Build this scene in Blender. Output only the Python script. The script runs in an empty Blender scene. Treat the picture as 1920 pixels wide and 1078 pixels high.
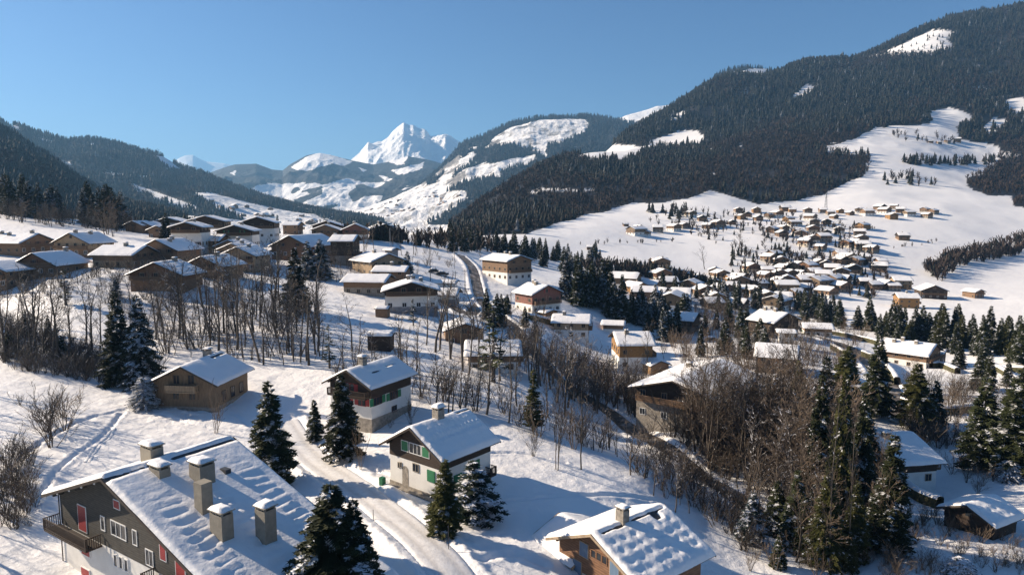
import bpy, math, random
import numpy as np
R = math.radians
S = bpy.context.scene
COL = S.collection
# ------------------------------------------------------------------ camera, sky, sun, exposure
CAMZ = 30.0
PITCH = R(6.2)
FPX = 1280.0
cd = bpy.data.cameras.new('camera'); cam = bpy.data.objects.new('camera', cd); COL.objects.link(cam)
cd.sensor_width = 36.0; cd.lens = FPX / 1920 * 36; cd.clip_start = 0.5; cd.clip_end = 60000
cam.location = (0, 0, CAMZ); cam.rotation_euler = (R(90) - PITCH, 0, 0)
S.camera = cam
SUN_DIR = np.array([-0.93, 0.30, 0.0]); SUN_DIR /= np.linalg.norm(SUN_DIR)
SUN_EL = R(25)
w = bpy.data.worlds.new('World'); S.world = w; w.use_nodes = True
nt = w.node_tree; bg = nt.nodes['Background']
sk = nt.nodes.new('ShaderNodeTexSky'); sk.sky_type = 'NISHITA'; sk.sun_disc = False
sk.sun_elevation = SUN_EL
sk.sun_rotation = math.atan2(SUN_DIR[0], SUN_DIR[1])
sk.altitude = 2000; sk.air_density = 1.3; sk.dust_density = 2.2; sk.ozone_density = 8.5
nt.links.new(sk.outputs[0], bg.inputs[0]); bg.inputs[1].default_value = 0.05
sl = bpy.data.lights.new('sun', 'SUN'); sun = bpy.data.objects.new('sun', sl); COL.objects.link(sun)
sl.energy = 5.0; sl.angle = R(0.5); sl.color = (1.0, 0.84, 0.66)
from mathutils import Vector, Matrix
sd = Vector((SUN_DIR[0] * math.cos(SUN_EL), SUN_DIR[1] * math.cos(SUN_EL), math.sin(SUN_EL)))
sun.rotation_euler = sd.to_track_quat('Z', 'Y').to_euler()
S.view_settings.view_transform = 'Standard'; S.view_settings.look = 'None'
S.view_settings.exposure = 1.1; S.view_settings.gamma = 1.0
S.cycles.max_bounces = 5; S.cycles.volume_bounces = 0; S.cycles.diffuse_bounces = 4
S.cycles.transparent_max_bounces = 4

# ------------------------------------------------------------------ projection helpers
cp, sp = math.cos(PITCH), math.sin(PITCH)
def ray(px, py):
    xr = (px - 960) / FPX; yr = (539 - py) / FPX
    den = cp + yr * sp
    return xr / den, (-sp + yr * cp) / den          # dx/dY, dz/dY
def P(px, py, Y):
    a, t = ray(px, py)
    return Vector((a * Y, Y, CAMZ + t * Y))
def proj(x, y, z):                                  # world -> photo pixel (numpy ok)
    zz = z - CAMZ
    f = y * cp - zz * sp; u = y * sp + zz * cp
    return 960 + FPX * x / f, 539 - FPX * u / f
# ------------------------------------------------------------------ numpy noise
rng = np.random.RandomState(7)
_perm = rng.rand(512, 512)
def vn(x, y, s=0):
    x = np.asarray(x, float) + 37.3 * s; y = np.asarray(y, float) + 91.7 * s
    xi = np.floor(x).astype(int); yi = np.floor(y).astype(int)
    fx = x - xi; fy = y - yi
    fx = fx * fx * (3 - 2 * fx); fy = fy * fy * (3 - 2 * fy)
    g = lambda i, j: _perm[i & 511, j & 511]
    return (g(xi, yi) * (1 - fx) + g(xi + 1, yi) * fx) * (1 - fy) + (g(xi, yi + 1) * (1 - fx) + g(xi + 1, yi + 1) * fx) * fy
def fbm(x, y, o=4, s=0):
    r = 0; a = 0.5; f = 1
    for k in range(o):
        r = r + a * (vn(x * f, y * f, s + k) - 0.5); a *= 0.5; f *= 2.03
    return r
def ridged(x, y, o=5, s=0):
    r = 0; a = 0.5; f = 1
    for k in range(o):
        r = r + a * (1 - np.abs(2 * vn(x * f, y * f, s + k) - 1)); a *= 0.5; f *= 2.07
    return r
def inpoly(px, py, poly):
    px = np.asarray(px); py = np.asarray(py)
    c = np.zeros(px.shape, bool); n = len(poly)
    for i in range(n):
        x0, y0 = poly[i]; x1, y1 = poly[(i + 1) % n]
        if y0 == y1: continue
        m = ((y0 > py) != (y1 > py)) & (px < (x1 - x0) * (py - y0) / (y1 - y0) + x0)
        c ^= m
    return c
# ------------------------------------------------------------------ object helpers
def tag(o, label=None, cat=None, group=None, kind=None):
    if label: o['label'] = label
    if cat: o['category'] = cat
    if group: o['group'] = group
    if kind: o['kind'] = kind
    return o
def link(name, me, parent=None):
    o = bpy.data.objects.new(name, me); COL.objects.link(o)
    if parent is not None: o.parent = parent
    return o
def empty(name, loc=(0, 0, 0), rz=0.0):
    o = bpy.data.objects.new(name, None); COL.objects.link(o)
    o.empty_display_size = 0.3
    o.location = loc; o.rotation_euler = (0, 0, rz)
    return o
def npmesh(name, V, F, mats=(), smooth=False, attrs=None, matidx=None):
    """V (n,3); F (m,k) int array or list of arrays with k=3/4"""
    me = bpy.data.meshes.new(name)
    if not isinstance(F, list): F = [F]
    F = [f for f in F if len(f)]
    me.vertices.add(len(V)); me.vertices.foreach_set('co', np.asarray(V, np.float32).ravel())
    nl = sum(f.size for f in F); nf = sum(len(f) for f in F)
    me.loops.add(nl); me.polygons.add(nf)
    me.loops.foreach_set('vertex_index', np.concatenate([f.ravel() for f in F]).astype(np.int32))
    st = []; c = 0
    for f in F:
        st.append(np.arange(len(f)) * f.shape[1] + c); c += f.size
    me.polygons.foreach_set('loop_start', np.concatenate(st).astype(np.int32))
    if matidx is not None: me.polygons.foreach_set('material_index', np.asarray(matidx, np.int32))
    me.update(calc_edges=True); me.validate()
    me.polygons.foreach_set('use_smooth', np.full(nf, smooth))
    for m in mats: me.materials.append(m)
    if attrs:
        for k, a in attrs.items():
            at = me.attributes.new(k, 'FLOAT', 'POINT'); at.data.foreach_set('value', np.asarray(a, np.float32).ravel())
    return me
def grid_faces(nu, nv):
    i = np.arange(nu - 1)[:, None] * nv + np.arange(nv - 1)[None, :]
    i = i.ravel()
    return np.stack([i, i + nv, i + nv + 1, i + 1], 1)
# ------------------------------------------------------------------ materials
class NT:
    def __init__(s, name):
        s.m = bpy.data.materials.new(name); s.m.use_nodes = True
        s.t = s.m.node_tree; s.b = s.t.nodes['Principled BSDF']
        s.b.inputs['Specular IOR Level'].default_value = 0.3
        s.co = None
    def n(s, ty, **kw):
        nd = s.t.nodes.new(ty)
        for k, v in kw.items():
            if isinstance(v, (int, float, tuple)) and k.startswith('i_'): nd.inputs[k[2:].replace('_', ' ')].default_value = v
            else: setattr(nd, k, v)
        return nd
    def l(s, a, b): s.t.links.new(a, b)
    def coord(s, obj=True):
        if s.co is None:
            s.co = s.n('ShaderNodeTexCoord')
        return s.co.outputs['Object']
    def noise(s, scale, detail=4, rough=0.6, sc3=None):
        nd = s.n('ShaderNodeTexNoise'); nd.inputs['Scale'].default_value = scale
        nd.inputs['Detail'].default_value = detail; nd.inputs['Roughness'].default_value = rough
        src = s.coord()
        if sc3:
            mp = s.n('ShaderNodeMapping'); mp.inputs['Scale'].default_value = sc3; s.l(src, mp.inputs[0]); src = mp.outputs[0]
        s.l(src, nd.inputs['Vector']); return nd.outputs['Fac']
    def ramp(s, src, stops):
        r = s.n('ShaderNodeValToRGB'); e = r.color_ramp.elements
        while len(e) > len(stops): e.remove(e[-1])
        while len(e) < len(stops): e.new(0.5)
        for el, (p, c) in zip(e, stops):
            el.position = p; el.color = (*c, 1) if len(c) == 3 else c
        s.l(src, r.inputs[0]); return r.outputs[0]
    def mix(s, f, a, b, mode='MIX'):
        m = s.n('ShaderNodeMix', data_type='RGBA', blend_type=mode)
        for sock, v in ((m.inputs[0], f), (m.inputs[6], a), (m.inputs[7], b)):
            if isinstance(v, tuple): sock.default_value = (*v, 1)
            elif isinstance(v, (int, float)): sock.default_value = v
            else: s.l(v, sock)
        return m.outputs[2]
    def attr(s, name):
        a = s.n('ShaderNodeAttribute', attribute_name=name); return a.outputs['Fac']
    def math(s, op, a, b=0.0, clamp=False):
        m = s.n('ShaderNodeMath', operation=op, use_clamp=clamp)
        for k, v in ((0, a), (1, b)):
            if isinstance(v, (int, float)): m.inputs[k].default_value = v
            else: s.l(v, m.inputs[k])
        return m.outputs[0]
    def bump(s, h, strength=0.5, dist=0.1):
        b = s.n('ShaderNodeBump'); b.inputs['Strength'].default_value = strength; b.inputs['Distance'].default_value = dist
        s.l(h, b.inputs['Height'])
        if s.b.inputs['Normal'].links: s.l(s.b.inputs['Normal'].links[0].from_socket, b.inputs['Normal'])
        s.l(b.outputs[0], s.b.inputs['Normal']); return s
    def col(s, c):
        if isinstance(c, tuple): s.b.inputs['Base Color'].default_value = (*c, 1)
        else: s.l(c, s.b.inputs['Base Color'])
        return s
    def rough(s, r): s.b.inputs['Roughness'].default_value = r; return s
MAT = {}
def simple(name, c, rough=0.8, var=0.25, scale=2.0, bump=0.0, bscale=20, bd=0.02, sc3=None):
    t = NT(name)
    n = t.noise(scale, 5, 0.65, sc3)
    a = tuple(x * (1 - var) for x in c); b = tuple(min(1, x * (1 + var)) for x in c)
    t.col(t.ramp(n, [(0.3, a), (0.7, b)])).rough(rough)
    if bump: t.bump(t.noise(bscale, 4, 0.6, sc3), bump, bd)
    MAT[name] = t.m; return t.m
def random_tint(t, colr, amount=0.35):
    oi = t.n('ShaderNodeObjectInfo')
    r = t.ramp(oi.outputs['Random'], [(0, (1 - amount,) * 3), (1, (1 + amount,) * 3)])
    return t.mix(1.0, colr, r, 'MULTIPLY')
# snow on the ground
t = NT('snow_ground')
n1 = t.noise(0.02, 4, 0.5); n2 = t.noise(1.3, 6, 0.65); n3 = t.noise(9, 4, 0.6)
t.col(t.ramp(n1, [(0.3, (0.84, 0.825, 0.80)), (0.7, (0.90, 0.885, 0.86))])).rough(0.55)
t.bump(n2, 0.55, 0.22); t.bump(n3, 0.4, 0.05)
MAT['snow'] = t.m
t = NT('snow_roof')
t.col(t.ramp(t.noise(0.6, 4), [(0.3, (0.84, 0.83, 0.81)), (0.7, (0.90, 0.885, 0.86))])).rough(0.5)
t.bump(t.noise(2.2, 5), 0.5, 0.12)
MAT['snow_roof'] = t.m
# far mountain material: snow / woods / rock by attribute 'wood' and steepness
def mountain_mat(name, wscale, rockscale, rock_lo=0.55, rock_amt=1.0, woodc=((0.008, 0.012, 0.014), (0.030, 0.031, 0.031)), edge=0.35, snowc=(0.88, 0.865, 0.84)):
    t = NT(name)
    geo = t.n('ShaderNodeNewGeometry'); sx = t.n('ShaderNodeSeparateXYZ'); t.l(geo.outputs['Normal'], sx.inputs[0])
    nz = sx.outputs['Z']
    nr = t.noise(rockscale, 6, 0.7)
    st = t.math('ADD', nz, t.math('MULTIPLY', t.math('SUBTRACT', nr, 0.5), 0.7))
    rockf = t.math('MULTIPLY', t.ramp(st, [(rock_lo - 0.12, (1, 1, 1)), (rock_lo, (0, 0, 0))]), rock_amt)
    rock = t.ramp(t.noise(rockscale * 3, 5), [(0.3, (0.09, 0.085, 0.085)), (0.7, (0.26, 0.24, 0.22))])
    c1 = t.mix(rockf, snowc, rock)
    wn = t.noise(wscale, 5, 0.75)
    wc = t.ramp(t.noise(wscale * 2.5, 3, 0.8), [(0.35, woodc[0]), (0.62, woodc[1]), (0.74, (0.16, 0.16, 0.17))])
    f = t.math('ADD', t.attr('wood'), t.math('MULTIPLY', t.math('SUBTRACT', wn, 0.5), edge * 2))
    f = t.ramp(f, [(0.46, (0, 0, 0)), (0.54, (1, 1, 1))])
    t.col(t.mix(f, c1, wc)).rough(0.8)
    t.bump(wn, 0.8, 0.4 / wscale)
    MAT[name] = t.m; return t.m
mountain_mat('mountain_near', 0.05, 0.02)
mountain_mat('mountain_mid', 0.018, 0.01, rock_lo=0.62)
mountain_mat('mountain_cliff', 0.02, 0.012, rock_lo=0.87)
mountain_mat('mountain_peak', 0.01, 0.004, rock_lo=0.48, rock_amt=0.75)
# low-poly tree material for the woods; attribute 'tint': 0..1 conifer shades, >1 snow-dusted, <0 bare brown
t = NT('wood_trees')
a = t.attr('tint')
t.col(t.ramp(a, [(0.0, (0.026, 0.018, 0.014)), (0.28, (0.056, 0.038, 0.029)), (0.30, (0.004, 0.006, 0.005)), (0.75, (0.017, 0.018, 0.011)), (0.9, (0.022, 0.028, 0.026)), (1.0, (0.17, 0.18, 0.20))])).rough(0.85)
MAT['wood_trees'] = t.m
# ------------------------------------------------------------------ terrain function (thin-plate through surveyed points)
PC = [ # photo x, photo y, distance
 (60,1000,60),(150,860,78),(30,700,110),(200,740,104),(0,600,150),(300,600,148),(300,538,165),(100,536,165),(100,528,172),(220,496,200),(400,514,185),
 (50,482,215),(100,425,270),(0,402,300),(230,428,290),(450,462,260),(770,589,165),(460,506,205),(555,585,155),(660,650,130),(700,547,190),
 (560,487,230),(700,442,330),(720,482,250),(880,500,260),(905,560,210),(1000,650,160),(1000,594,190),(1060,720,140),(1180,810,118),(1330,890,100),(1450,960,88),
 (960,548,230),(1100,545,260),(900,455,420),(1000,505,330),(1070,480,480),(1300,800,115),(1200,683,168),(1440,637,215),(1720,692,195),(1760,914,98),(1800,1002,78),
 (1700,1078,68),(1200,1000,70),(1050,1062,58),(1200,900,84),(900,800,92),(880,850,82),(950,1000,63),(830,927,70.5),(740,887,76),(560,850,84),(700,960,65),(830,1078,53),
 (490,770,100),(693,785,96),(380,767,100),(850,700,118),(700,700,115),(950,760,105),(1000,720,125),(1650,700,170),(1600,850,105),(1850,800,120),(1850,700,180),(1550,650,215),
 (1900,620,290),(1700,590,340),(1500,592,330),(1300,560,330),(1250,622,240),(1150,642,205),(1710,568,400),(1850,560,420),(1900,500,560),(1800,530,480),(1500,540,430),(1300,520,440),
 (1200,500,450),(1400,480,540),(1600,480,560),(1900,450,680),(1750,407,760),(1500,407,760),(1250,440,640),(1100,430,620),(1200,402,760),(1000,440,560),(1300,375,850),(1420,387,850),
 (1550,372,900),(1620,332,1000),(1900,390,850),(1800,332,1050),(1700,290,1150),(1850,290,1250),(1640,247,1350),(1780,207,1550),(1540,282,1200),(1350,330,1050),(1200,340,1050),(1050,385,850),
 (900,425,750),(870,408,950),(900,382,1050),(960,342,1250),(1030,314,1400),(1080,300,1500),(1130,292,1600),(1180,250,1850),(1260,205,1950),(1330,163,2050),(1370,148,2100),(1440,148,2200),
 (1500,122,2200),(1600,116,2200),(1700,70,2250),(1770,44,2300),(1850,32,2300),(1920,18,2300),(2000,0,2300),(1300,236,1750),(1450,205,1800),(1600,180,1800),(1750,130,1900),(1880,120,1900),
 (1400,270,1400),(1250,290,1450),(1900,220,1500),(870,470,1500),(960,430,1900),(1080,400,2200),(800,460,1000),(1180,360,3200),(1330,280,3200),(1500,240,3200),(1700,190,3300),(1920,140,3400),
 (200,450,500),(400,455,520),(600,455,520),(760,455,540),(200,460,900),(500,460,900),(700,460,900),(0,480,2000),(400,470,2000),(700,470,2000),(0,480,3400),(700,470,3400),(-200,410,300),(-200,560,160)]
ZC = [(0,24,1),(960,24,-1.5),(1920,24,-7),(2300,60,-9),(-300,50,2),(-300,100,4),(2300,200,-14),(2300,600,0),(500,42,0.2),(200,48,-0.5),(100,50,0)]
def _uv(x, y): return 1.9 * x / y, np.log(y)
_c = []
for px, py, Y in PC:
    a_, t_ = ray(px, py); _c.append((1.9 * a_, math.log(Y), t_))
for px, Y, z in ZC:
    a_ = (px - 960) / FPX; _c.append((1.9 * a_, math.log(Y), (z - CAMZ) / Y))
_c = np.array(_c)
def _U(r2): return 0.5 * r2 * np.log(np.maximum(r2, 1e-12))
def _fit(c, lam=2e-4):
    n = len(c); d = c[:, None, :2] - c[None, :, :2]
    K = _U((d ** 2).sum(-1)) + lam * np.eye(n)
    Pm = np.c_[np.ones(n), c[:, :2]]
    A = np.block([[K, Pm], [Pm.T, np.zeros((3, 3))]])
    return np.linalg.solve(A, np.r_[c[:, 2], 0, 0, 0])
_w = _fit(_c)
_gu = np.linspace(-2.6, 3.2, 560); _gv = np.linspace(math.log(5), math.log(4600), 640)
_U1, _V1 = np.meshgrid(_gu, _gv, indexing='ij'); _T = np.empty(_U1.size); _uf = _U1.ravel(); _vf = _V1.ravel()
for _i in range(0, len(_uf), 40000):
    _r2 = (_uf[_i:_i + 40000, None] - _c[None, :, 0]) ** 2 + (_vf[_i:_i + 40000, None] - _c[None, :, 1]) ** 2
    _T[_i:_i + 40000] = _U(_r2) @ _w[:-3] + _w[-3] + _w[-2] * _uf[_i:_i + 40000] + _w[-1] * _vf[_i:_i + 40000]
_T = _T.reshape(_U1.shape)
def base_h(x, y):                                    # bilinear look-up in the fitted surface
    y = np.maximum(np.asarray(y, float), 5); x = np.asarray(x, float)
    fu = np.clip((1.9 * x / y - _gu[0]) / (_gu[1] - _gu[0]), 0, len(_gu) - 1.001); fv = np.clip((np.log(y) - _gv[0]) / (_gv[1] - _gv[0]), 0, len(_gv) - 1.001)
    i = fu.astype(int); j = fv.astype(int); a = fu - i; b = fv - j
    return CAMZ + y * (_T[i, j] * (1 - a) * (1 - b) + _T[i + 1, j] * a * (1 - b) + _T[i, j + 1] * (1 - a) * b + _T[i + 1, j + 1] * a * b)
# roads: centre lines traced as (photo x, photo y) then dropped on the terrain
def hit(px, py, y0=18, y1=3000, f=base_h):
    a_, t_ = ray(px, py)
    ys = np.geomspace(y0, y1, 1500)
    d = CAMZ + t_ * ys - f(a_ * ys, ys)
    k = np.where(d < 0)[0]
    if len(k) == 0 or k[0] == 0: Y = ys[-1] if len(k) == 0 else ys[0]
    else:
        i = k[0]; Y = ys[i - 1] + (ys[i] - ys[i - 1]) * d[i - 1] / (d[i - 1] - d[i])
    return a_ * Y, Y
def path_pts(pix, step=1.5):
    p = np.array([hit(*q) for q in pix])
    # Catmull-Rom
    q = np.vstack([2 * p[0] - p[1], p, 2 * p[-1] - p[-2]]); out = []
    for i in range(1, len(q) - 2):
        L = np.linalg.norm(q[i + 1] - q[i]); n = max(2, int(L / step))
        for k in range(n):
            s = k / n
            out.append(0.5 * ((2 * q[i]) + (-q[i - 1] + q[i + 1]) * s + (2 * q[i - 1] - 5 * q[i] + 4 * q[i + 1] - q[i + 2]) * s * s + (-q[i - 1] + 3 * q[i] - 3 * q[i + 1] + q[i + 2]) * s ** 3))
    out.append(p[-1]); return np.array(out)
ROADS = {
 'road': (path_pts([(862,478),(884,500),(893,530),(900,556),(925,585),(962,612),(1000,655),(1040,703),(1095,742),(1150,778),(1215,822),(1290,870),(1370,925),(1440,975)]), 3.5, 'asphalt'),
 'road_side': (path_pts([(905,562),(880,590),(855,578),(835,570)]), 3.2, 'asphalt'),
 'road_hedged': (path_pts([(1480,622),(1540,634),(1600,655),(1640,690),(1672,740),(1700,790)]), 5.0, 'asphalt'),
 'road_village': (path_pts([(1335,525),(1400,535),(1460,545),(1520,560)]), 3.5, 'slush'),
 'road_upper_village': (path_pts([(1535,492),(1590,500),(1640,512),(1675,525)]), 3.5, 'slush'),
 'lane': (path_pts([(535,790),(560,830),(600,870),(665,912),(730,962),(800,1020),(880,1120)]), 3.9, 'packed'),
}
_lane = ROADS['lane'][0]
def pdist(x, y, pts):
    x = np.asarray(x, float); y = np.asarray(y, float); d = np.full(x.shape, 1e9)
    for i in range(len(pts) - 1):
        a_ = pts[i]; b_ = pts[i + 1]; ab = b_ - a_; L2 = (ab ** 2).sum() + 1e-9
        t_ = np.clip(((x - a_[0]) * ab[0] + (y - a_[1]) * ab[1]) / L2, 0, 1)
        d = np.minimum(d, np.hypot(x - a_[0] - t_ * ab[0], y - a_[1] - t_ * ab[1]))
    return d
TRAILS = [(path_pts(q, .6), w_) for q, w_ in (([(590,880),(640,868),(700,880),(738,893)], .5), ([(470,800),(430,775),(380,775),(330,768)], .5), ([(235,770),(150,790),(60,840),(10,900)], .6), ([(1020,1060),(960,1040),(900,1050)], .7),
 ([(300,780),(380,800),(470,808),(540,800)], .6), ([(940,940),(1010,935),(1080,930),(1180,935),(1300,960)], .4), ([(560,840),(520,900),(560,960)], .6), ([(700,790),(760,790),(830,800)], .4), ([(60,960),(110,880),(190,820),(230,775)], .5), ([(840,870),(900,850),(980,850),(1060,870)], .4), ([(1640,925),(1760,1010),(1900,1040)], .5))]
def ground_h(x, y, detail=True):
    h = base_h(x, y)
    if not detail: return h
    x = np.asarray(x, float); y = np.asarray(y, float)
    far = np.clip((y - 500) / 800, 0, 1)
    rough = 0.55 * fbm(x / 9, y / 9, 4, 1) + 1.1 * fbm(x / 34, y / 34, 3, 5)
    drift = 0.26 * fbm(x / 1.7, y / 1.7, 4, 9) + 0.5 * np.clip(fbm(x / 16, y / 16, 2, 40) * 4, 0, 1) * np.abs(fbm(x / .9, y / .9, 2, 44))
    big = far * (26 * (ridged(x / 420, y / 420, 4, 3) - 0.55) + 10 * fbm(x / 90, y / 90, 4, 4))
    flat = np.ones(np.broadcast(x, y).shape)
    bank = 0
    near = (y < 340)
    if np.any(near):
        xn = x[near] if x.shape else x; yn = y[near] if y.shape else y
        dn = np.full(xn.shape, 1e9); bk = np.zeros(xn.shape)
        for nm, (pts, wd, kd) in ROADS.items():
            if pts[:, 1].min() > 340: continue
            xx0, yy0 = pts.min(0) - 12; xx1, yy1 = pts.max(0) + 12
            mm = (xn > xx0) & (xn < xx1) & (yn > yy0) & (yn < yy1)
            if not mm.any(): continue
            d = pdist(xn[mm], yn[mm], pts[::2]) - wd / 2
            dn[mm] = np.minimum(dn[mm], d)
            bk[mm] += (0.30 if kd == 'packed' else 0.38) * np.exp(-((d - 0.9) / 0.55) ** 2) * (0.6 + 1.5 * np.maximum(0, 0.5 + fbm(xn[mm] / 1.1, yn[mm] / 1.1, 3, 21)) - 0.3)
        fl = np.clip(dn / 2.5, 0, 1)
        tm = np.zeros(xn.shape)
        for pts, wd in TRAILS:
            xx0, yy0 = pts.min(0) - 2; xx1, yy1 = pts.max(0) + 2; mm = (xn > xx0) & (xn < xx1) & (yn > yy0) & (yn < yy1)
            if mm.any():
                d = pdist(xn[mm], yn[mm], pts[::2]); tm[mm] += (-.20 * np.exp(-(d / (wd * .6)) ** 2) + .07 * np.exp(-((d - wd * 1.3) / .3) ** 2)) * (.5 + 1.2 * vn(xn[mm] / .45, yn[mm] / .45, 63))
        lf = np.clip((-xn / yn - .25) * 6, 0, 1) * np.clip((112 - yn) / 12, 0, 1) * np.clip((yn - 50) / 10, 0, 1)
        tm += lf * .035 * np.sin(2 * np.pi * (yn + .35 * xn + 3 * fbm(xn / 22, yn / 22, 2, 66)) / 1.5)
        bk = bk + tm
        if x.shape:
            flat[near] = fl; bank = np.zeros(x.shape); bank[near] = bk
        else: flat = fl; bank = bk
    return h + (rough + drift) * (0.15 + 0.85 * flat) * np.clip(1.2 - y / 900, 0.3, 1) * flat - 0.12 * (flat < 0.02) + bank + big
def gz(x, y): return float(ground_h(np.array([x]), np.array([y]))[0])
# ------------------------------------------------------------------ ground sheet (polar grid round the viewpoint, 16 m .. 3.4 km)
NA, NY = 900, 1200
aa = np.linspace(-1.05, 1.05, NA)
yy = np.concatenate([np.geomspace(16, 240, 800, endpoint=False), np.geomspace(240, 3400, 400)])
A_, Y_ = np.meshgrid(aa, yy, indexing='ij')
X_ = A_ * Y_
Z_ = ground_h(X_, Y_)
FOREST = [(845,475),(868,447),(985,438),(1020,426),(1060,414),(1110,401),(1160,389),(1185,381),(1250,379),(1290,373),(1330,356),(1358,362),(1390,372),(1422,381),(1486,376),(1539,368),(1582,347),(1624,327),(1627,295),
 (1587,290),(1545,284),(1539,277),(1600,262),(1637,240),(1688,237),(1741,233),(1739,210),(1779,202),(1821,213),(1816,229),(1794,240),(1800,261),(1850,268),(1874,276),(1874,309),(1869,316),(1816,332),(1816,352),(1853,366),(1896,368),(1904,387),(2100,392),(2100,-400),(845,-400)]
CLEAR = [
 [(1068,297),(1113,276),(1155,272),(1198,277),(1241,261),(1283,245),(1315,253),(1328,268),(1294,277),(1250,274),(1198,284),(1166,305),(1129,303)],
 [(1600,121),(1645,101),(1699,76),(1762,54),(1800,60),(1780,76),(1786,96),(1731,106),(1699,98),(1619,113)],
 [(1480,188),(1502,160),(1546,160),(1507,184),(1486,195)],
 [(1829,168),(1850,164),(1850,176),(1832,176)],
 [(1838,244),(1858,222),(1892,228),(1874,246),(1850,252)],
 [(1878,194),(1925,182),(1925,206),(1901,220)],
 [(1255,215),(1280,208),(1276,222),(1262,226)],
 [(1380,178),(1400,168),(1405,178)]]
def forest_mask(px, py, x=None, y=None, amp=5):
    if x is not None:
        jx = amp * 3 * fbm(np.asarray(x) / 38, np.asarray(y) / 38, 4, 31); jy = amp * 1.6 * fbm(np.asarray(x) / 38, np.asarray(y) / 38, 4, 35)
    else: jx = jy = 0
    m = inpoly(px + jx, py + jy, FOREST)
    for c in CLEAR: m &= ~inpoly(px + jx * 1.8, py + jy * 2.2, c)
    return m
pxg, pyg = proj(X_, Y_, Z_)
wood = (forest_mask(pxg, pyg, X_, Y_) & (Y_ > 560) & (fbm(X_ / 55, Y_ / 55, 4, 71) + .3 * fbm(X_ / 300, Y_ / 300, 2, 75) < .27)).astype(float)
V = np.stack([X_, Y_, Z_], -1).reshape(-1, 3)
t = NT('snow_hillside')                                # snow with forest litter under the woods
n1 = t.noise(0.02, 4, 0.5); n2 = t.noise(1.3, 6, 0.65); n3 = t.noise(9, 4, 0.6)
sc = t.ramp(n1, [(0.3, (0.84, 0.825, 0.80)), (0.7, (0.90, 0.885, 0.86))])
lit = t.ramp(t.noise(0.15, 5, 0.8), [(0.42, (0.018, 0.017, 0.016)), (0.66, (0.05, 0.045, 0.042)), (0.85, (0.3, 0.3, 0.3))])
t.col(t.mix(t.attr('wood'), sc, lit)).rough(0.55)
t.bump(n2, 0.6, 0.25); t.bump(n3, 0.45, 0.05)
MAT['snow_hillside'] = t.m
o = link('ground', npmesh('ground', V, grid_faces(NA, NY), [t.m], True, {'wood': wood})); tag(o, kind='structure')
# roads
t = NT('asphalt'); t.col(t.mix(t.ramp(t.noise(0.35, 5, 0.7), [(0.52, (0, 0, 0)), (0.60, (1, 1, 1))]), t.ramp(t.noise(1.0, 5), [(0.3, (0.065, 0.053, 0.043)), (0.7, (0.17, 0.14, 0.11))]), (0.34, 0.31, 0.28))).rough(0.6); t.bump(t.noise(6, 4), 0.4, 0.03); MAT['asphalt'] = t.m
t = NT('slush'); t.col(t.ramp(t.noise(0.6, 5), [(0.35, (0.16, 0.14, 0.13)), (0.65, (0.45, 0.44, 0.44))])).rough(0.6); MAT['slush'] = t.m
t = NT('packed_snow'); t.col(t.mix(t.attr('rut'), t.ramp(t.noise(1.2, 6, 0.7), [(0.35, (0.68, 0.66, 0.635)), (0.65, (0.83, 0.815, 0.79))]), (0.58, 0.55, 0.51))).rough(0.45); t.bump(t.noise(2.5, 6), 0.6, 0.08); MAT['packed'] = t.m
def strip(pts, width, nx=9, lift=0.05):
    T = np.gradient(pts, axis=0); T /= np.linalg.norm(T, axis=1)[:, None] + 1e-9
    N = np.stack([-T[:, 1], T[:, 0]], 1) * (1 + .35 * fbm(pts[:, :1] / 3.1, pts[:, 1:] / 3.1, 3, 81))
    s = np.linspace(-0.5, 0.5, nx)
    XY = pts[:, None, :] + N[:, None, :] * (s[None, :, None] * width)
    H = base_h(XY[..., 0], XY[..., 1]) + lift
    rut = np.exp(-((np.abs(s) * width - 0.8) / 0.28) ** 2)[None, :] * np.ones((len(pts), 1))
    H = H - 0.05 * rut + .07 * fbm(XY[..., 0] / .9, XY[..., 1] / .9, 3, 55)
    H[:, 0] -= 0.25; H[:, -1] -= 0.25
    V = np.dstack([XY, H]).reshape(-1, 3)
    return V, grid_faces(len(pts), nx), rut.ravel()
for nm, (pts, wd, kd) in ROADS.items():
    V, F, rut = strip(pts, wd + (0.2 if kd == 'packed' else 0.5), 15)
    o = link(nm if nm in ('road', 'lane') else 'road', npmesh(nm, V, F, [MAT[kd]], True, {'rut': rut * 0.7})); tag(o, kind='structure')
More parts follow.
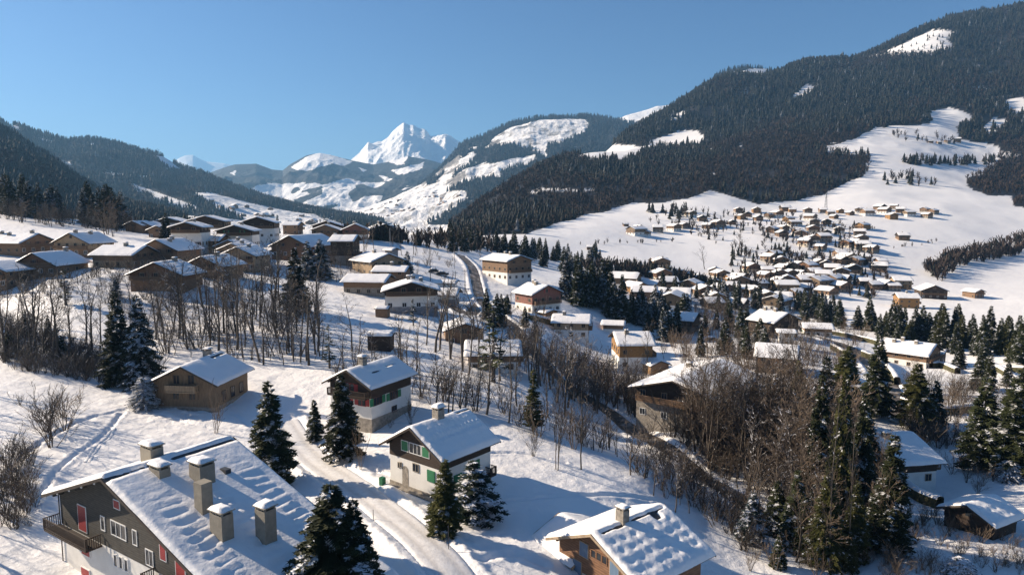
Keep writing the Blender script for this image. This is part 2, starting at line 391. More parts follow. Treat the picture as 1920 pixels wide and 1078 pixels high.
# ------------------------------------------------------------------ far hills and mountains: sheets through rows of (photo x, photo y) at given distances
def interp_row(row, px):
    r = np.array(row, float); return np.interp(px, r[:, 0], r[:, 1]), np.interp(px, r[:, 0], r[:, 2])
def sheet(name, px0, px1, rows, nu, nv, mat, patches=(), amp=0.0, ns=300.0, jit=4, base_wood=1.0, seed=0, crest=None, smooth=True, cmin=.12, brk=0, brk_y=330):
    pxs = np.linspace(px0, px1, nu)
    PY = []; YY = []
    for r in rows:
        a_, b_ = interp_row(r, pxs); PY.append(a_); YY.append(b_)
    PY = np.array(PY); YY = np.array(YY)
    k = len(rows) - 1
    tt = np.linspace(0, k, nv); i0 = np.minimum(tt.astype(int), k - 1); f = tt - i0
    py = PY[i0].T * (1 - f) + PY[i0 + 1].T * f; Y = YY[i0].T * (1 - f) + YY[i0 + 1].T * f
    px = np.repeat(pxs[:, None], nv, 1)
    xr = (px - 960) / FPX; yr = (539 - py) / FPX; den = cp + yr * sp
    X = xr / den * Y; Z = CAMZ + (-sp + yr * cp) / den * Y
    wgt = np.ones_like(Z)
    if crest is not None:                                # keep the skyline row as surveyed, let relief grow away from it
        wgt = np.clip(np.abs(tt - crest) / 0.35, cmin, 1)[None, :] * np.ones_like(Z)
    Z = Z + amp * (ridged(X / ns, Y / ns, 6, seed) - 0.5) * wgt * 2 + amp * .45 * (ridged(X / ns * 4.3, Y / ns * 4.3, 4, seed + 5) - .5) * wgt
    ppx, ppy = proj(X, Y, Z)
    jx = jit * 3 * fbm(X / (ns * .25), Y / (ns * .25), 4, seed + 3); jy = jit * 1.5 * fbm(X / (ns * .25), Y / (ns * .25), 4, seed + 7)
    wd = np.full(X.shape, base_wood)
    for p in patches: wd[inpoly(ppx + jx, ppy + jy, p)] = (1 - base_wood) + .2 * base_wood
    if brk: wd = np.minimum(wd, 1 - brk * np.clip((fbm(X / (ns * .3), Y / (ns * .3), 4, seed + 21) - .02) * 9, 0, 1) * np.clip((ppy - brk_y) / 12, 0, 1))
    V = np.stack([X, Y, Z], -1).reshape(-1, 3)
    o = link(name, npmesh(name, V, grid_faces(nu, nv)[:, ::-1] if False else grid_faces(nu, nv), [MAT[mat]], smooth, {'wood': wd.ravel()})); tag(o, kind='structure')
    return X, Y, Z, wd
def row(pts, Y): return [(p[0], p[1], p[2] if len(p) > 2 else Y) for p in pts]
# near wooded hill on the left
c1 = [(-260,120),(-100,190),(0,243),(30,258),(60,283),(100,303),(130,328),(160,348),(200,371),(260,394),(330,412),(350,424),(380,450)]
HL1 = sheet('hill', -260, 380, [row([(-260,470),(380,470)], 420), row([(-260,430),(200,440),(380,460)], 620), row([(x, y + (440 - y) * .35) for x, y in c1], 950), row(c1, 1350), row([(x, y + 150) for x, y in c1], 2000)], 200, 160, 'mountain_near', amp=10, ns=260, crest=3, seed=2)
c2 = [(-260,190),(-60,205),(0,226),(18,236),(32,234),(60,246),(100,257),(122,264),(175,260),(230,272),(280,285),(300,290),(340,314),(380,325),(430,347),(500,372),(560,388),(640,410),(720,430)]
P2 = [[(242,343),(266,350),(311,365),(373,388),(356,395),(293,374),(251,357)],[(356,360),(401,362),(480,382),(600,408),(640,425),(500,425),(426,400),(383,382)],
 [(278,290),(313,295),(340,322),(316,318),(298,305)],[(258,330),(281,330),(281,341),(262,336)],[(183,321),(240,328),(238,334),(190,326)],[(66,257),(100,265),(98,270),(68,262)],[(114,300),(135,304),(133,310),(116,305)],[(18,232),(38,238),(34,248),(22,246)],[(330,400),(420,410),(600,425),(600,450),(330,450)],[(168,270),(176,270),(176,276),(168,276)]]
HL2 = sheet('hill', -260, 720, [row([(-260,470),(720,470)], 1300), row([(-260,420),(400,420),(720,440)], 1700), row([(x, y + (415 - y) * .5) for x, y in c2], 2200), row(c2, 2900), row([(x, y + 120) for x, y in c2], 4200)], 420, 220, 'mountain_near', P2, amp=24, ns=480, crest=3, seed=5, brk=.75, brk_y=372)
# cliff-faced mountain beyond the wooded slope, with the terraced fields at its foot
c6 = [(540,432),(620,415),(680,392),(740,370),(790,345),(820,322),(845,294),(862,272),(880,263),(905,256),(930,244),(960,231),(1000,223),(1060,221),(1110,218),(1150,225),(1180,232),(1260,240),(1400,250)]
P6 = [[(908,279),(932,255),(965,238),(1006,224),(1060,223),(1102,225),(1112,240),(1080,254),(1060,262),(1030,272),(1022,295),(1000,280),(980,279),(950,272)],[(870,319),(905,308),(960,298),(1000,290),(990,312),(960,313),(908,325),(879,331)],[(862,306),(891,281),(900,288),(871,308)],[(836,294),(856,278),(850,290)],
 [(640,408),(675,387),(721,367),(765,352),(856,333),(868,347),(824,361),(885,360),(838,396),(800,420),(692,416),(640,425)],[(540,425),(700,418),(860,420),(860,470),(540,470)]]
HC = sheet('mountain', 540, 1400, [row([(540,470),(1400,470)], 1900), row([(540,440),(900,430),(1400,440)], 2400), row([(x, y + (428 - y) * .6) for x, y in c6], 3000), row([(x, y + (428 - y) * .3) for x, y in c6], 3700), row(c6, 4300), row([(x, y + 110) for x, y in c6], 5600)], 460, 320, 'mountain_cliff', P6, amp=60, ns=700, crest=4, seed=8, jit=9, brk=.8, brk_y=268)
# blue middle hills with a snow-topped knoll
c4 = [(330,345),(380,331),(400,323),(440,310),(480,308),(510,319),(530,321),(545,309),(575,293),(600,289),(625,293),(650,299),(700,308),(730,302),(765,293),(800,300),(870,320),(960,340)]
P4 = [[(546,312),(575,293),(599,287),(616,291),(662,302),(651,311),(620,309),(575,321),(556,318)],[(567,381),(605,362),(602,348),(651,334),(677,341),(654,361),(662,379),(605,387)],[(722,299),(765,291),(760,309),(745,312)],[(733,321),(795,303),(789,318),(751,330)],[(712,328),(738,336),(730,341),(714,334)],[(672,312),(690,318),(680,322)],[(575,400),(700,395),(760,420),(560,430)],[(430,325),(446,318),(440,328)]]
HM = sheet('hill', 330, 960, [row([(330,450),(960,450)], 3600), row([(x, y + (420 - y) * .6) for x, y in c4], 4600), row(c4, 6200), row([(x, y + 90) for x, y in c4], 8000)], 360, 220, 'mountain_mid', P4, amp=90, ns=900, crest=2, seed=11, brk=.8, brk_y=335)
# the snow peak
c5 = [(560,345),(620,330),(645,318),(665,301),(680,286),(690,269),(700,270),(708,266),(716,266),(728,258),(736,247),(746,238),(757,230),(766,235),(775,235),(785,241),(797,243),(803,250),(808,256),(822,255),(835,252),(846,256),(855,263),(864,270),(900,285),(960,300),(1040,320)]
HP = sheet('mountain', 560, 1040, [row([(560,440),(1040,440)], 6800), row([(x, y + (420 - y) * .55) for x, y in c5], 7600), row([(x, y + (420 - y) * .22) for x, y in c5], 8300), row(c5, 9300), row([(x + 6, y + 60) for x, y in c5], 11000)], 420, 300, 'mountain_peak', (), amp=170, ns=1100, cmin=.04, crest=3, base_wood=0.0, seed=14, smooth=True)
c7 = [(300,330),(325,305),(338,296),(348,292),(362,291),(372,297),(388,304),(400,305),(420,307),(440,313),(470,316),(520,330)]
sheet('mountain', 300, 520, [row([(300,420),(520,420)], 12500), row(c7, 14500), row([(x, y + 40) for x, y in c7], 16000)], 160, 90, 'mountain_peak', (), amp=150, ns=1300, crest=1, base_wood=0.0, seed=17)
c8 = [(1090,250),(1130,235),(1160,222),(1185,213),(1205,208),(1230,200),(1260,196),(1300,190),(1400,190)]
sheet('mountain', 1090, 1400, [row([(1090,340),(1400,340)], 6000), row(c8, 7200), row([(x, y + 60) for x, y in c8], 8500)], 120, 80, 'mountain_peak', (), amp=90, ns=700, crest=1, base_wood=0.0, seed=19)
c9 = [(1250,230),(1300,180),(1335,148),(1350,137),(1370,130),(1400,126),(1430,128),(1445,131),(1480,140),(1560,160)]
HK = sheet('hill', 1250, 1560, [row([(1250,330),(1560,330)], 2700), row([(x, y + 40) for x, y in c9], 2900), row(c9, 3100), row([(x, y + 70) for x, y in c9], 3800)], 120, 80, 'mountain_near', [[(1362,152),(1368,138),(1400,131),(1442,130),(1436,140),(1400,150),(1380,160)]], amp=10, ns=200, crest=2, seed=23)
# ------------------------------------------------------------------ woods: thousands of small trees as real geometry, one object per wood
def lp_conifer(r, tiers=4, sides=5):
    V = []; F = []
    for k in range(tiers):
        z0 = 0.10 + 0.80 * k / tiers; z1 = min(1.0, z0 + 1.25 / tiers); rad = (1 - (z0 - 0.08)) * 0.21 * r.uniform(.85, 1.15)
        b = len(V); ph = r.uniform(0, 6.28)
        for j in range(sides):
            a_ = ph + j * 2 * math.pi / sides; rr = rad * r.uniform(.7, 1.2); V.append((rr * math.cos(a_), rr * math.sin(a_), z0 + r.uniform(-.03, .03)))
        V.append((0, 0, z1))
        for j in range(sides): F.append((b + j, b + (j + 1) % sides, b + sides))
    return np.array(V), np.array(F)
def lp_bare(r, n=16):
    V = []; F = []
    for k in range(n):
        a_ = r.uniform(0, 6.28); z0 = r.uniform(0.0, .55); L = r.uniform(.3, .5); sp_ = r.uniform(.08, .30)
        dx, dy = math.cos(a_), math.sin(a_); b = len(V)
        V += [(-dy * .012, dx * .012, z0), (dy * .02, -dx * .02, z0), (dx * sp_, dy * sp_, min(1, z0 + L)), (dx * sp_ * .9 - dy * .05, dy * sp_ * .9 + dx * .05, min(1, z0 + L * .85))]
        F += [(b, b + 1, b + 2), (b, b + 2, b + 3)]
    return np.array(V), np.array(F)
_r = random.Random(3)
LPC = [lp_conifer(_r) for _ in range(8)]; LPB = [lp_bare(_r) for _ in range(6)]
def wood_object(name, pts, H, bare, label, seed=0, snow=0.1, mat='wood_trees'):
    """pts (n,3), H heights, bare bool array"""
    rs = np.random.RandomState(seed); Vs = []; Fs = []; Ts = []; off = 0
    ang = rs.rand(len(pts)) * 6.28; kind = rs.randint(0, 48, len(pts)); tint = rs.rand(len(pts)); wid = 1.0 + 0.55 * rs.rand(len(pts))
    for isb, lib in ((False, LPC), (True, LPB)):
        for k, (v, f) in enumerate(lib):
            m = (bare == isb) & (kind % len(lib) == k); n = m.sum()
            if n == 0: continue
            c, s = np.cos(ang[m])[:, None], np.sin(ang[m])[:, None]; h = H[m][:, None]; wv = wid[m][:, None] * h
            x = (v[None, :, 0] * c - v[None, :, 1] * s) * wv + pts[m][:, 0:1]; y = (v[None, :, 0] * s + v[None, :, 1] * c) * wv + pts[m][:, 1:2]
            z = v[None, :, 2] * h + pts[m][:, 2:3] - 0.5
            Vs.append(np.stack([x, y, z], -1).reshape(-1, 3))
            Fs.append((f[None] + (np.arange(n) * len(v))[:, None, None] + off).reshape(-1, 3)); off += n * len(v)
            tt = tint[m][:, None]
            tv = (0.02 + tt * 0.26) if isb else np.where(tt < 1 - snow, 0.31 + tt * 0.5, 0.86 + (tt - 1 + snow) / snow * 0.12)
            Ts.append((tv + 0.0 * v[None, :, 2]).ravel())
    o = link(name, npmesh(name, np.vstack(Vs), np.vstack(Fs), [MAT[mat]], False, {'tint': np.concatenate(Ts)}))
    tag(o, label, 'forest', kind='stuff'); return o
def bilerp_scatter(X, Y, Z, W, n, seed, vmin=0, vmax=1e9):
    """area-uniform scatter over a sheet grid where W>0.5"""
    rs = np.random.RandomState(seed)
    nu, nv = X.shape; i = np.arange(nu - 1)[:, None] * np.ones((1, nv - 1), int); j = np.ones((nu - 1, 1), int) * np.arange(nv - 1)[None, :]
    ar = np.abs((X[1:, :-1] - X[:-1, :-1]) * (Y[:-1, 1:] - Y[:-1, :-1]) - (X[:-1, 1:] - X[:-1, :-1]) * (Y[1:, :-1] - Y[:-1, :-1]))
    ar = ar * (W[:-1, :-1] > .5) * (j >= vmin) * (j < vmax)
    p = ar.ravel() / ar.sum(); k = rs.choice(len(p), n, p=p); i = i.ravel()[k]; j = j.ravel()[k]; a_ = rs.rand(n); b_ = rs.rand(n)
    g = lambda M: M[i, j] * (1 - a_) * (1 - b_) + M[i + 1, j] * a_ * (1 - b_) + M[i, j + 1] * (1 - a_) * b_ + M[i + 1, j + 1] * a_ * b_
    return np.stack([g(X), g(Y), g(Z)], 1)
# right hill
rs = np.random.RandomState(5)
pts = bilerp_scatter(X_[::2, ::2], Y_[::2, ::2], Z_[::2, ::2], (wood * (A_ > -0.2) * (A_ < 0.86) * (Y_ < 2500))[::2, ::2], 62000, 41)
gap = fbm(pts[:, 0] / 70, pts[:, 1] / 70, 4, 71); pts = pts[(gap < .16) | (rs.rand(len(pts)) < .25)]
bare = (fbm(pts[:, 0] / 160, pts[:, 1] / 160, 3, 50) + 0.35 * (rs.rand(len(pts)) - .5) + np.clip((1500 - pts[:, 1]) / 3500, -.1, .14)) > -0.01
Hh = (7 + 10 * rs.rand(len(pts)) ** 1.5 + 3 * fbm(pts[:, 0] / 60, pts[:, 1] / 60, 2, 91)) * np.where(bare, 0.85, 1) * np.clip(0.85 + (pts[:, 1] - 900) / 2600, .85, 1.4) * np.where(rs.rand(len(pts)) < .06, 1.35, 1)
pz, pq = proj(pts[:, 0], pts[:, 1], pts[:, 2])
Hh = np.where(inpoly(pz, pq, [(1590,140),(1700,112),(1900,150),(1900,90),(1590,90)]), Hh * .8, Hh)
wood_object('forest', pts, Hh, bare, 'dark mixed forest of spruce and bare trees covering the high slope right of the valley', 1, 0.06)
# woods of the left hills, and of the far knoll
pts = bilerp_scatter(*HL1, 9000, 43, 30, 135); bare = fbm(pts[:, 0] / 120, pts[:, 1] / 120, 3, 60) > .06
wood_object('forest', pts, 13 + 8 * rs.rand(len(pts)), bare, 'dense dark forest on the near hill at the left edge', 2, 0.08)
pts = bilerp_scatter(*HL2, 15000, 44, 50, 172); bare = fbm(pts[:, 0] / 200, pts[:, 1] / 200, 3, 61) > .06
wood_object('forest', pts, 15 + 9 * rs.rand(len(pts)), bare, 'hazy blue forest on the long ridge left of the valley', 3, 0.05)
pts = bilerp_scatter(*HK, 1500, 45, 10, 62); wood_object('forest', pts, 14 + 8 * rs.rand(len(pts)), pts[:, 0] > 1e9, 'dark spruce wood round the snowy knoll on the right skyline', 4, .05)
pts = bilerp_scatter(*HC, 12000, 46, 60, 262); wood_object('forest', pts, 18 + 12 * rs.rand(len(pts)), rs.rand(len(pts)) > .75, 'hazy dark forest on the mountain with the snowy cliff', 5, .05)
# ------------------------------------------------------------------ building materials
def boards(name, c, freq=5.5, vertical=False, var=0.35, rough=0.8):
    t = NT(name)
    co = t.coord(); sx = t.n('ShaderNodeSeparateXYZ'); t.l(co, sx.inputs[0])
    if vertical: src = t.math('ADD', sx.outputs['X'], sx.outputs['Y'])
    else: src = sx.outputs['Z']
    fr = t.math('FRACT', t.math('MULTIPLY', src, freq))
    line = t.ramp(fr, [(0.0, (0.25,) * 3), (0.12, (1, 1, 1)), (0.9, (0.92,) * 3), (1.0, (0.3,) * 3)])
    n = t.ramp(t.noise(1.5, 6, 0.7, (1, 1, 4) if not vertical else (4, 4, 0.6)), [(0.3, tuple(x * (1 - var) for x in c)), (0.7, tuple(x * (1 + var) for x in c))])
    t.col(t.mix(1.0, n, line, 'MULTIPLY')).rough(rough); t.bump(fr, 0.3, 0.02)
    MAT[name] = t.m
boards('wood_dark', (0.055, 0.038, 0.028)); boards('wood_brown', (0.23, 0.145, 0.088), 4.5); boards('wood_orange', (0.22, 0.12, 0.068), 4.5)
boards('wood_light', (0.36, 0.265, 0.17), 4.0, True); boards('wood_grey', (0.075, 0.069, 0.058), 5.5); boards('wood_pink', (0.23, 0.11, 0.085), 3.5, True)
boards('wood_honey', (0.30, 0.17, 0.07), 4.0); boards('wood_old', (0.21, 0.15, 0.095), 4.5, True)
simple('plaster_white', (0.70, 0.68, 0.63), 0.8, 0.08, 0.8, 0.2); simple('plaster_cream', (0.62, 0.55, 0.44), 0.8, 0.1, 0.8, 0.2)
simple('stone', (0.27, 0.24, 0.20), 0.9, 0.4, 2.5, 0.6, 6, 0.06); simple('concrete', (0.25, 0.225, 0.18), 0.85, 0.18, 2.0, 0.3); simple('cement_grey', (0.22, 0.22, 0.23), 0.9, .2, 1)
simple('roof_edge', (0.055, 0.042, 0.033), 0.8, 0.3, 3); simple('roof_metal', (0.045, 0.047, 0.05), 0.5, 0.3, 2); simple('beam_light', (0.36, 0.27, 0.18), .7)
simple('white_trim', (0.72, 0.72, 0.70), 0.5, 0.04); simple('red_shutter', (0.48, 0.035, 0.035), 0.6, 0.15, 3); simple('green_shutter', (0.035, 0.20, 0.085), 0.6, 0.15, 3)
simple('blue_shutter', (0.14, 0.21, 0.30), 0.6, 0.1, 3); simple('brown_shutter', (0.10, 0.045, 0.03), 0.6, 0.2, 3); simple('bark', (0.085, 0.068, 0.052), 0.9, 0.4, 4); simple('bin_green', (0.03, 0.15, 0.07), .5)
simple('pole_wood', (0.10, 0.085, 0.07), .9); simple('steel', (0.25, 0.26, 0.27), .4); simple('hedge', (0.075, 0.07, 0.032), .9, .5, 6, .8, 8, .15); simple('car_paint_dark', (0.03, 0.032, 0.036), .3); simple('car_paint_red', (0.25, 0.02, 0.02), .3); simple('rubber', (0.02, 0.02, 0.02), .8)
boards('red_shutter', (0.33, 0.04, 0.04), 7.5, False, .15, .6); boards('green_shutter', (0.035, 0.19, 0.085), 8, False, .15, .6); boards('blue_shutter', (0.14, 0.21, 0.30), 6, True, .1, .6)
t = NT('pane'); t.col((0.02, 0.024, 0.03)).rough(0.12); MAT['pane'] = t.m
# ------------------------------------------------------------------ small mesh builder
class MB:
    def __init__(s): s.v = []; s.f = []
    def box(s, x0, x1, y0, y1, z0, z1):
        b = len(s.v)
        s.v += [(x, y, z) for x in (x0, x1) for y in (y0, y1) for z in (z0, z1)]
        s.f += [(b, b + 1, b + 3, b + 2), (b + 4, b + 6, b + 7, b + 5), (b, b + 4, b + 5, b + 1), (b + 2, b + 3, b + 7, b + 6), (b, b + 2, b + 6, b + 4), (b + 1, b + 5, b + 7, b + 3)]
        return s
    def poly(s, pts):
        b = len(s.v); s.v += list(pts); s.f.append(tuple(range(b, b + len(pts)))); return s
    def prism(s, prof, y0, y1):
        """profile in xz, counterclockwise seen from -y; extruded along y"""
        b = len(s.v); n = len(prof)
        s.v += [(x, y0, z) for x, z in prof] + [(x, y1, z) for x, z in prof]
        s.f.append(tuple(range(b, b + n))); s.f.append(tuple(range(b + 2 * n - 1, b + n - 1, -1)))
        for i in range(n):
            j = (i + 1) % n; s.f.append((b + j, b + i, b + n + i, b + n + j))
        return s
    def bar(s, a, b_, r, n=4, r2=None):
        a = Vector(a); b_ = Vector(b_); d = (b_ - a)
        if d.length < 1e-6: return s
        q = d.to_track_quat('Z', 'Y'); b = len(s.v); r2 = r if r2 is None else r2
        for p, rr in ((a, r), (b_, r2)):
            for k in range(n):
                an = 2 * math.pi * (k + .5) / n; s.v.append(tuple(p + q @ Vector((rr * math.cos(an), rr * math.sin(an), 0))))
        for k in range(n): s.f.append((b + k, b + (k + 1) % n, b + n + (k + 1) % n, b + n + k))
        s.f.append(tuple(range(b + n - 1, b - 1, -1))); s.f.append(tuple(range(b + n, b + 2 * n))); return s
    def build(s, name, mat, parent=None, smooth=False):
        me = bpy.data.meshes.new(name); me.from_pydata(s.v, [], s.f); me.materials.append(MAT[mat]); me.update()
        if smooth: me.polygons.foreach_set('use_smooth', [True] * len(me.polygons))
        return link(name, me, parent)
def snow_pad(name, hx, hy, th, parent, loc=(0, 0, 0), seed=0, n=9, ztop=None):
    """a rounded cushion of snow lying on a flat or sloping top"""
    u = np.linspace(-1, 1, n); U, Vv = np.meshgrid(u, u, indexing='ij')
    e = np.clip((1 - np.maximum(np.abs(U), np.abs(Vv))) * 3.0, 0, 1) ** .5
    x = loc[0] + U * hx * (1 + .04 * np.sin(seed + 5 * Vv)); y = loc[1] + Vv * hy
    z = loc[2] + e * th * (1 + .5 * fbm(U * 1.3 + seed, Vv * 1.3, 2, seed)) - 0.01
    z = z + th * .25 * (U * math.sin(seed * 1.7) + Vv * math.cos(seed * 2.3)) * (e > 0)
    return link(name, npmesh(name, np.stack([x, y, z], -1).reshape(-1, 3), grid_faces(n, n), [MAT['snow_roof']], True), parent)
# ------------------------------------------------------------------ snow on a gable roof
def roof_snow(half, L, ridge, tp, th=0.34, seed=0, res=0.3, mode='smooth', bare=(), parent=None, amp=1.0, halfr=None):
    halfr = halfr or half
    nx = max(8, int(half / res)) * 2 + 1; ny = max(8, int(L / res))
    u = np.linspace(-1, 1, nx); v = np.linspace(0, 1, ny); U, Vv = np.meshgrid(u, v, indexing='ij')
    x = U * np.where(U > 0, halfr, half); y = -L / 2 + Vv * L
    if mode not in ('village',):
        wob = 0.05 * fbm(y / 1.2, y * 0 + seed, 3, seed); x = x * (1 + wob * np.abs(U) ** 8 * .4); y = y + 0.06 * fbm(x / 1.0, x * 0 + seed, 3, seed + 3) * np.abs(2 * Vv - 1) ** 8
    e = np.minimum(np.minimum((1 - np.abs(U)) * np.where(U > 0, halfr, half), Vv * L), (1 - Vv) * L)
    edge = np.sqrt(np.clip(e / 0.28, 0, 1))
    d = np.abs(x)
    x = x * (1 + .02 * np.clip(np.abs(U) * 8 - 7, 0, 1)); base = ridge - np.sqrt(d ** 2 + (0.12 if mode != 'village' else .02)) * tp
    t_ = th * (1 + 0.55 * fbm(x / 2.2 + seed, y / 2.2, 3, seed)) + 0.05 * amp * fbm(x / .6, y / .6, 3, seed + 4)
    if mode == 'rows':          # melt hollows in rows parallel to the ridge, in strips
        sw = np.clip((U - 0.1) * 4, 0, 1); ph = 2 * np.pi * (d / 0.95 + 1.1 * fbm(y / 2.2, x / 3, 3, seed + 9))
        cell = np.clip(1.4 * np.cos(2 * np.pi * y / 3.6 + 1.7 * fbm(x / 3, y / 3, 2, 5)) + .55, 0, 1); t_ = t_ + (0.10 + .16 * fbm(x / 1.7, y / 1.7, 2, 77)) * np.sin(ph) * cell * sw
    if mode == 'quilt':         # hollows in a grid, seams running down the slope
        sw = np.clip((U - 0.05) * 4, 0, 1)
        t_ = t_ + sw * (0.055 * np.sin(2 * np.pi * d / 0.95 + 3 * fbm(y, x, 2, 4)) * (.1 + .9 * np.cos(np.pi * y / 1.2) ** 2) + 0.05 * np.abs(np.sin(np.pi * y / 1.2)) ** .5 + .12 * fbm(x / .8, y / .8, 2, 14))
    if mode == 'ribs':
        sw = np.clip((U - 0.15) * 4, 0, 1) * np.clip((0.75 - U) * 5, 0, 1); t_ = t_ + sw * 0.05 * np.sin(2 * np.pi * y / 0.62) + 0.04 * np.sin(2 * np.pi * d / .9) * sw
    if mode == 'panels':
        t_ = t_ - 0.10 * (np.abs(np.mod(y + 1.3, 3.4) - 1.7) < .12) - .10 * (np.abs(np.mod(d, 2.6) - 1.3) < .12)
    for (x0, x1, y0, y1) in bare:
        m = np.clip(np.minimum(np.minimum(x - x0, x1 - x), np.minimum(y - y0, y1 - y)) / .18 + 2.2 * fbm(x / 1.1, y / 1.1, 3, 8), 0, 1)
        t_ = t_ * (1 - m) - .10 * m
    z = base + t_ * edge - 0.03
    return link('snow', npmesh('snow', np.stack([x, y, z], -1).reshape(-1, 3), grid_faces(nx, ny), [MAT['snow_roof']], True), parent)
# ------------------------------------------------------------------ chalets
class House:
    def __init__(h, name, label, cat, Rf, Y, az, L, half, pitch, lower='plaster_white', upper='wood_dark', h1=None, ov=0.9, og=0.9, th=0.34, mode='smooth', bare=(), group=None,
                 seed=None, res=0.32, hR=None, base=None, fascia='roof_edge', halfr=None, chim=(), wins='auto', balcony=True, world=None, gz_=None):
        h.rs = random.Random(seed if seed is not None else hash(label) % 1000)
        seed = h.rs.randint(0, 90)
        a = R(az); d = Vector((math.cos(a), math.sin(a), 0))
        f = P(Rf[0], Rf[1], Y)
        if hR is not None:                                # slide along the sight line until the ridge stands hR above ground
            best = None
            for k in np.linspace(.8, 1.25, 46):
                q = P(Rf[0], Rf[1], Y * k); c = q + d * (L / 2); e = abs(q.z - float(base_h(c.x, c.y)) - hR) + abs(k - 1) * 2.0
                if best is None or e < best[0]: best = (e, q)
            f = best[1]
        c = f + d * (L / 2); g = float(base_h(c.x, c.y)); h.g = g
        h.ridge = f.z - g; h.L = L; h.half = half; h.tp = math.tan(R(pitch)); h.d = d; h.az = a
        h.ridge = max(h.ridge, half * h.tp + 1.8)
        h.root = empty(name, (c.x, c.y, f.z - h.ridge), a - math.pi / 2); tag(h.root, label, cat, group)
        h.M = Matrix.Translation(h.root.location) @ Matrix.Rotation(a - math.pi / 2, 4, 'Z'); h.Mi = h.M.inverted()
        halfr = halfr or half; h.halfr = halfr; W2 = half - ov; WR = halfr - ov; L2 = L / 2 - og; h.W2, h.L2 = W2, L2; h.WR = WR; he = h.ridge - W2 * h.tp; h.he = he
        if h1 is None: h1 = min(2.6, he * .5)
        h.h1 = h1; r0 = h.ridge - 0.14
        hz = r0_ = h.ridge - 0.14 - WR * h.tp; xc = WR if hz > h1 else (h.ridge - .14 - h1) / h.tp; hz = min(h1, hz)
        MB().prism([(-W2, -4), (WR, -4), (WR, hz), (xc, h1), (-W2, h1)] if xc < WR else [(-W2, -4), (WR, -4), (WR, h1), (-W2, h1)], -L2, L2).build('wall', lower, h.root)
        if base: MB().box(-W2 - .06, WR + .06, -L2 - .06, L2 + .06, -4, base[1]).build('plinth', base[0], h.root)
        e_ = 0.03
        MB().prism([(-W2 - e_, h1), (xc, h1), (0, r0), (-W2 - e_, r0 - (W2 + e_) * h.tp)] if xc < WR else [(-W2 - e_, h1), (WR + e_, h1), (WR + e_, r0 - (WR + e_) * h.tp), (0, r0), (-W2 - e_, r0 - (W2 + e_) * h.tp)], -L2 - e_, L2 + e_).build('upper_wall', upper, h.root)
        rf = MB(); c_ = 0.13 * math.sqrt(1 + h.tp ** 2)
        for s in (-1, 1):
            hh = halfr if s > 0 else half; pr = [(0, h.ridge), (s * hh, h.ridge - hh * h.tp), (s * hh, h.ridge - hh * h.tp - c_), (0, h.ridge - c_)]
            if s > 0: pr = pr[::-1]
            rf.prism(pr, -L / 2, L / 2)
        h.roof = rf.build('roof', 'roof_metal' if bare else fascia, h.root)
        # barge boards at both gable ends
        for yy0, yy1 in ((-L / 2 - .05, -L / 2 - .002), (L / 2 + .002, L / 2 + .05)):
            if yy0 > 0 and Y > 130: continue
            bb = MB()
            a0, a1, tk = half + .02, halfr + .02, .26
            bb.prism([(0, h.ridge + .02), (-a0, h.ridge - a0 * h.tp + .02), (-a0, h.ridge - a0 * h.tp - tk + .02), (0, h.ridge - tk + .02), (a1, h.ridge - a1 * h.tp - tk + .02), (a1, h.ridge - a1 * h.tp + .02)], yy0, yy1)
            bb.build('barge_board', fascia, h.root)
        if Y < 130:
            for k in (0, .5, -.5, .92, -.92):
                x = k * (WR if k > 0 else W2); z = h.ridge - abs(x) * h.tp - .42
                MB().box(x - .09, x + .09, -L2 - og * .85, -L2, z, z + .2).build('purlin', upper if 'wood' in upper else 'roof_edge', h.root)
        roof_snow(half - .02, L - .04, h.ridge + .02, h.tp, th, seed, res, mode, bare, h.roof, halfr=halfr - .02)
        if wins == 'auto': h.auto(balcony)
        for c in chim: h.chimney(*c)
    # faces: F front gable, B back, Rt / Lt the long sides (local +x / -x)
    def pt(h, face, u, z, off):
        if face == 'F': return (u, -h.L2 - off, z)
        if face == 'B': return (-u, h.L2 + off, z)
        if face == 'R': return (h.WR + off, u, z)
        return (-h.W2 - off, -u, z)
    def fbox(h, mb, face, u0, u1, z0, z1, o0, o1):
        a = h.pt(face, u0, z0, o0); b = h.pt(face, u1, z1, o1)
        mb.box(min(a[0], b[0]), max(a[0], b[0]), min(a[1], b[1]), max(a[1], b[1]), min(a[2], b[2]), max(a[2], b[2]))
    def at(h, face, px, py):
        o = h.Mi @ Vector((0, 0, CAMZ)); a_, t_ = ray(px, py); dd = h.Mi.to_3x3() @ Vector((a_, 1, t_))
        if face in 'FB':
            s = ((-h.L2 if face == 'F' else h.L2) - o.y) / dd.y; p = o + dd * s; return (p.x if face == 'F' else -p.x), p.z
        s = ((h.WR if face == 'R' else -h.W2) - o.x) / dd.x; p = o + dd * s; return (p.y if face == 'R' else -p.y), p.z
    def at_roof(h, px, py, side=1):
        o = h.Mi @ Vector((0, 0, CAMZ)); a_, t_ = ray(px, py); dd = h.Mi.to_3x3() @ Vector((a_, 1, t_))
        # plane z = ridge - side*x*tp
        s = (h.ridge - side * o.x * h.tp - o.z) / (dd.z + side * dd.x * h.tp); p = o + dd * s
        return p.x, p.y, p.z
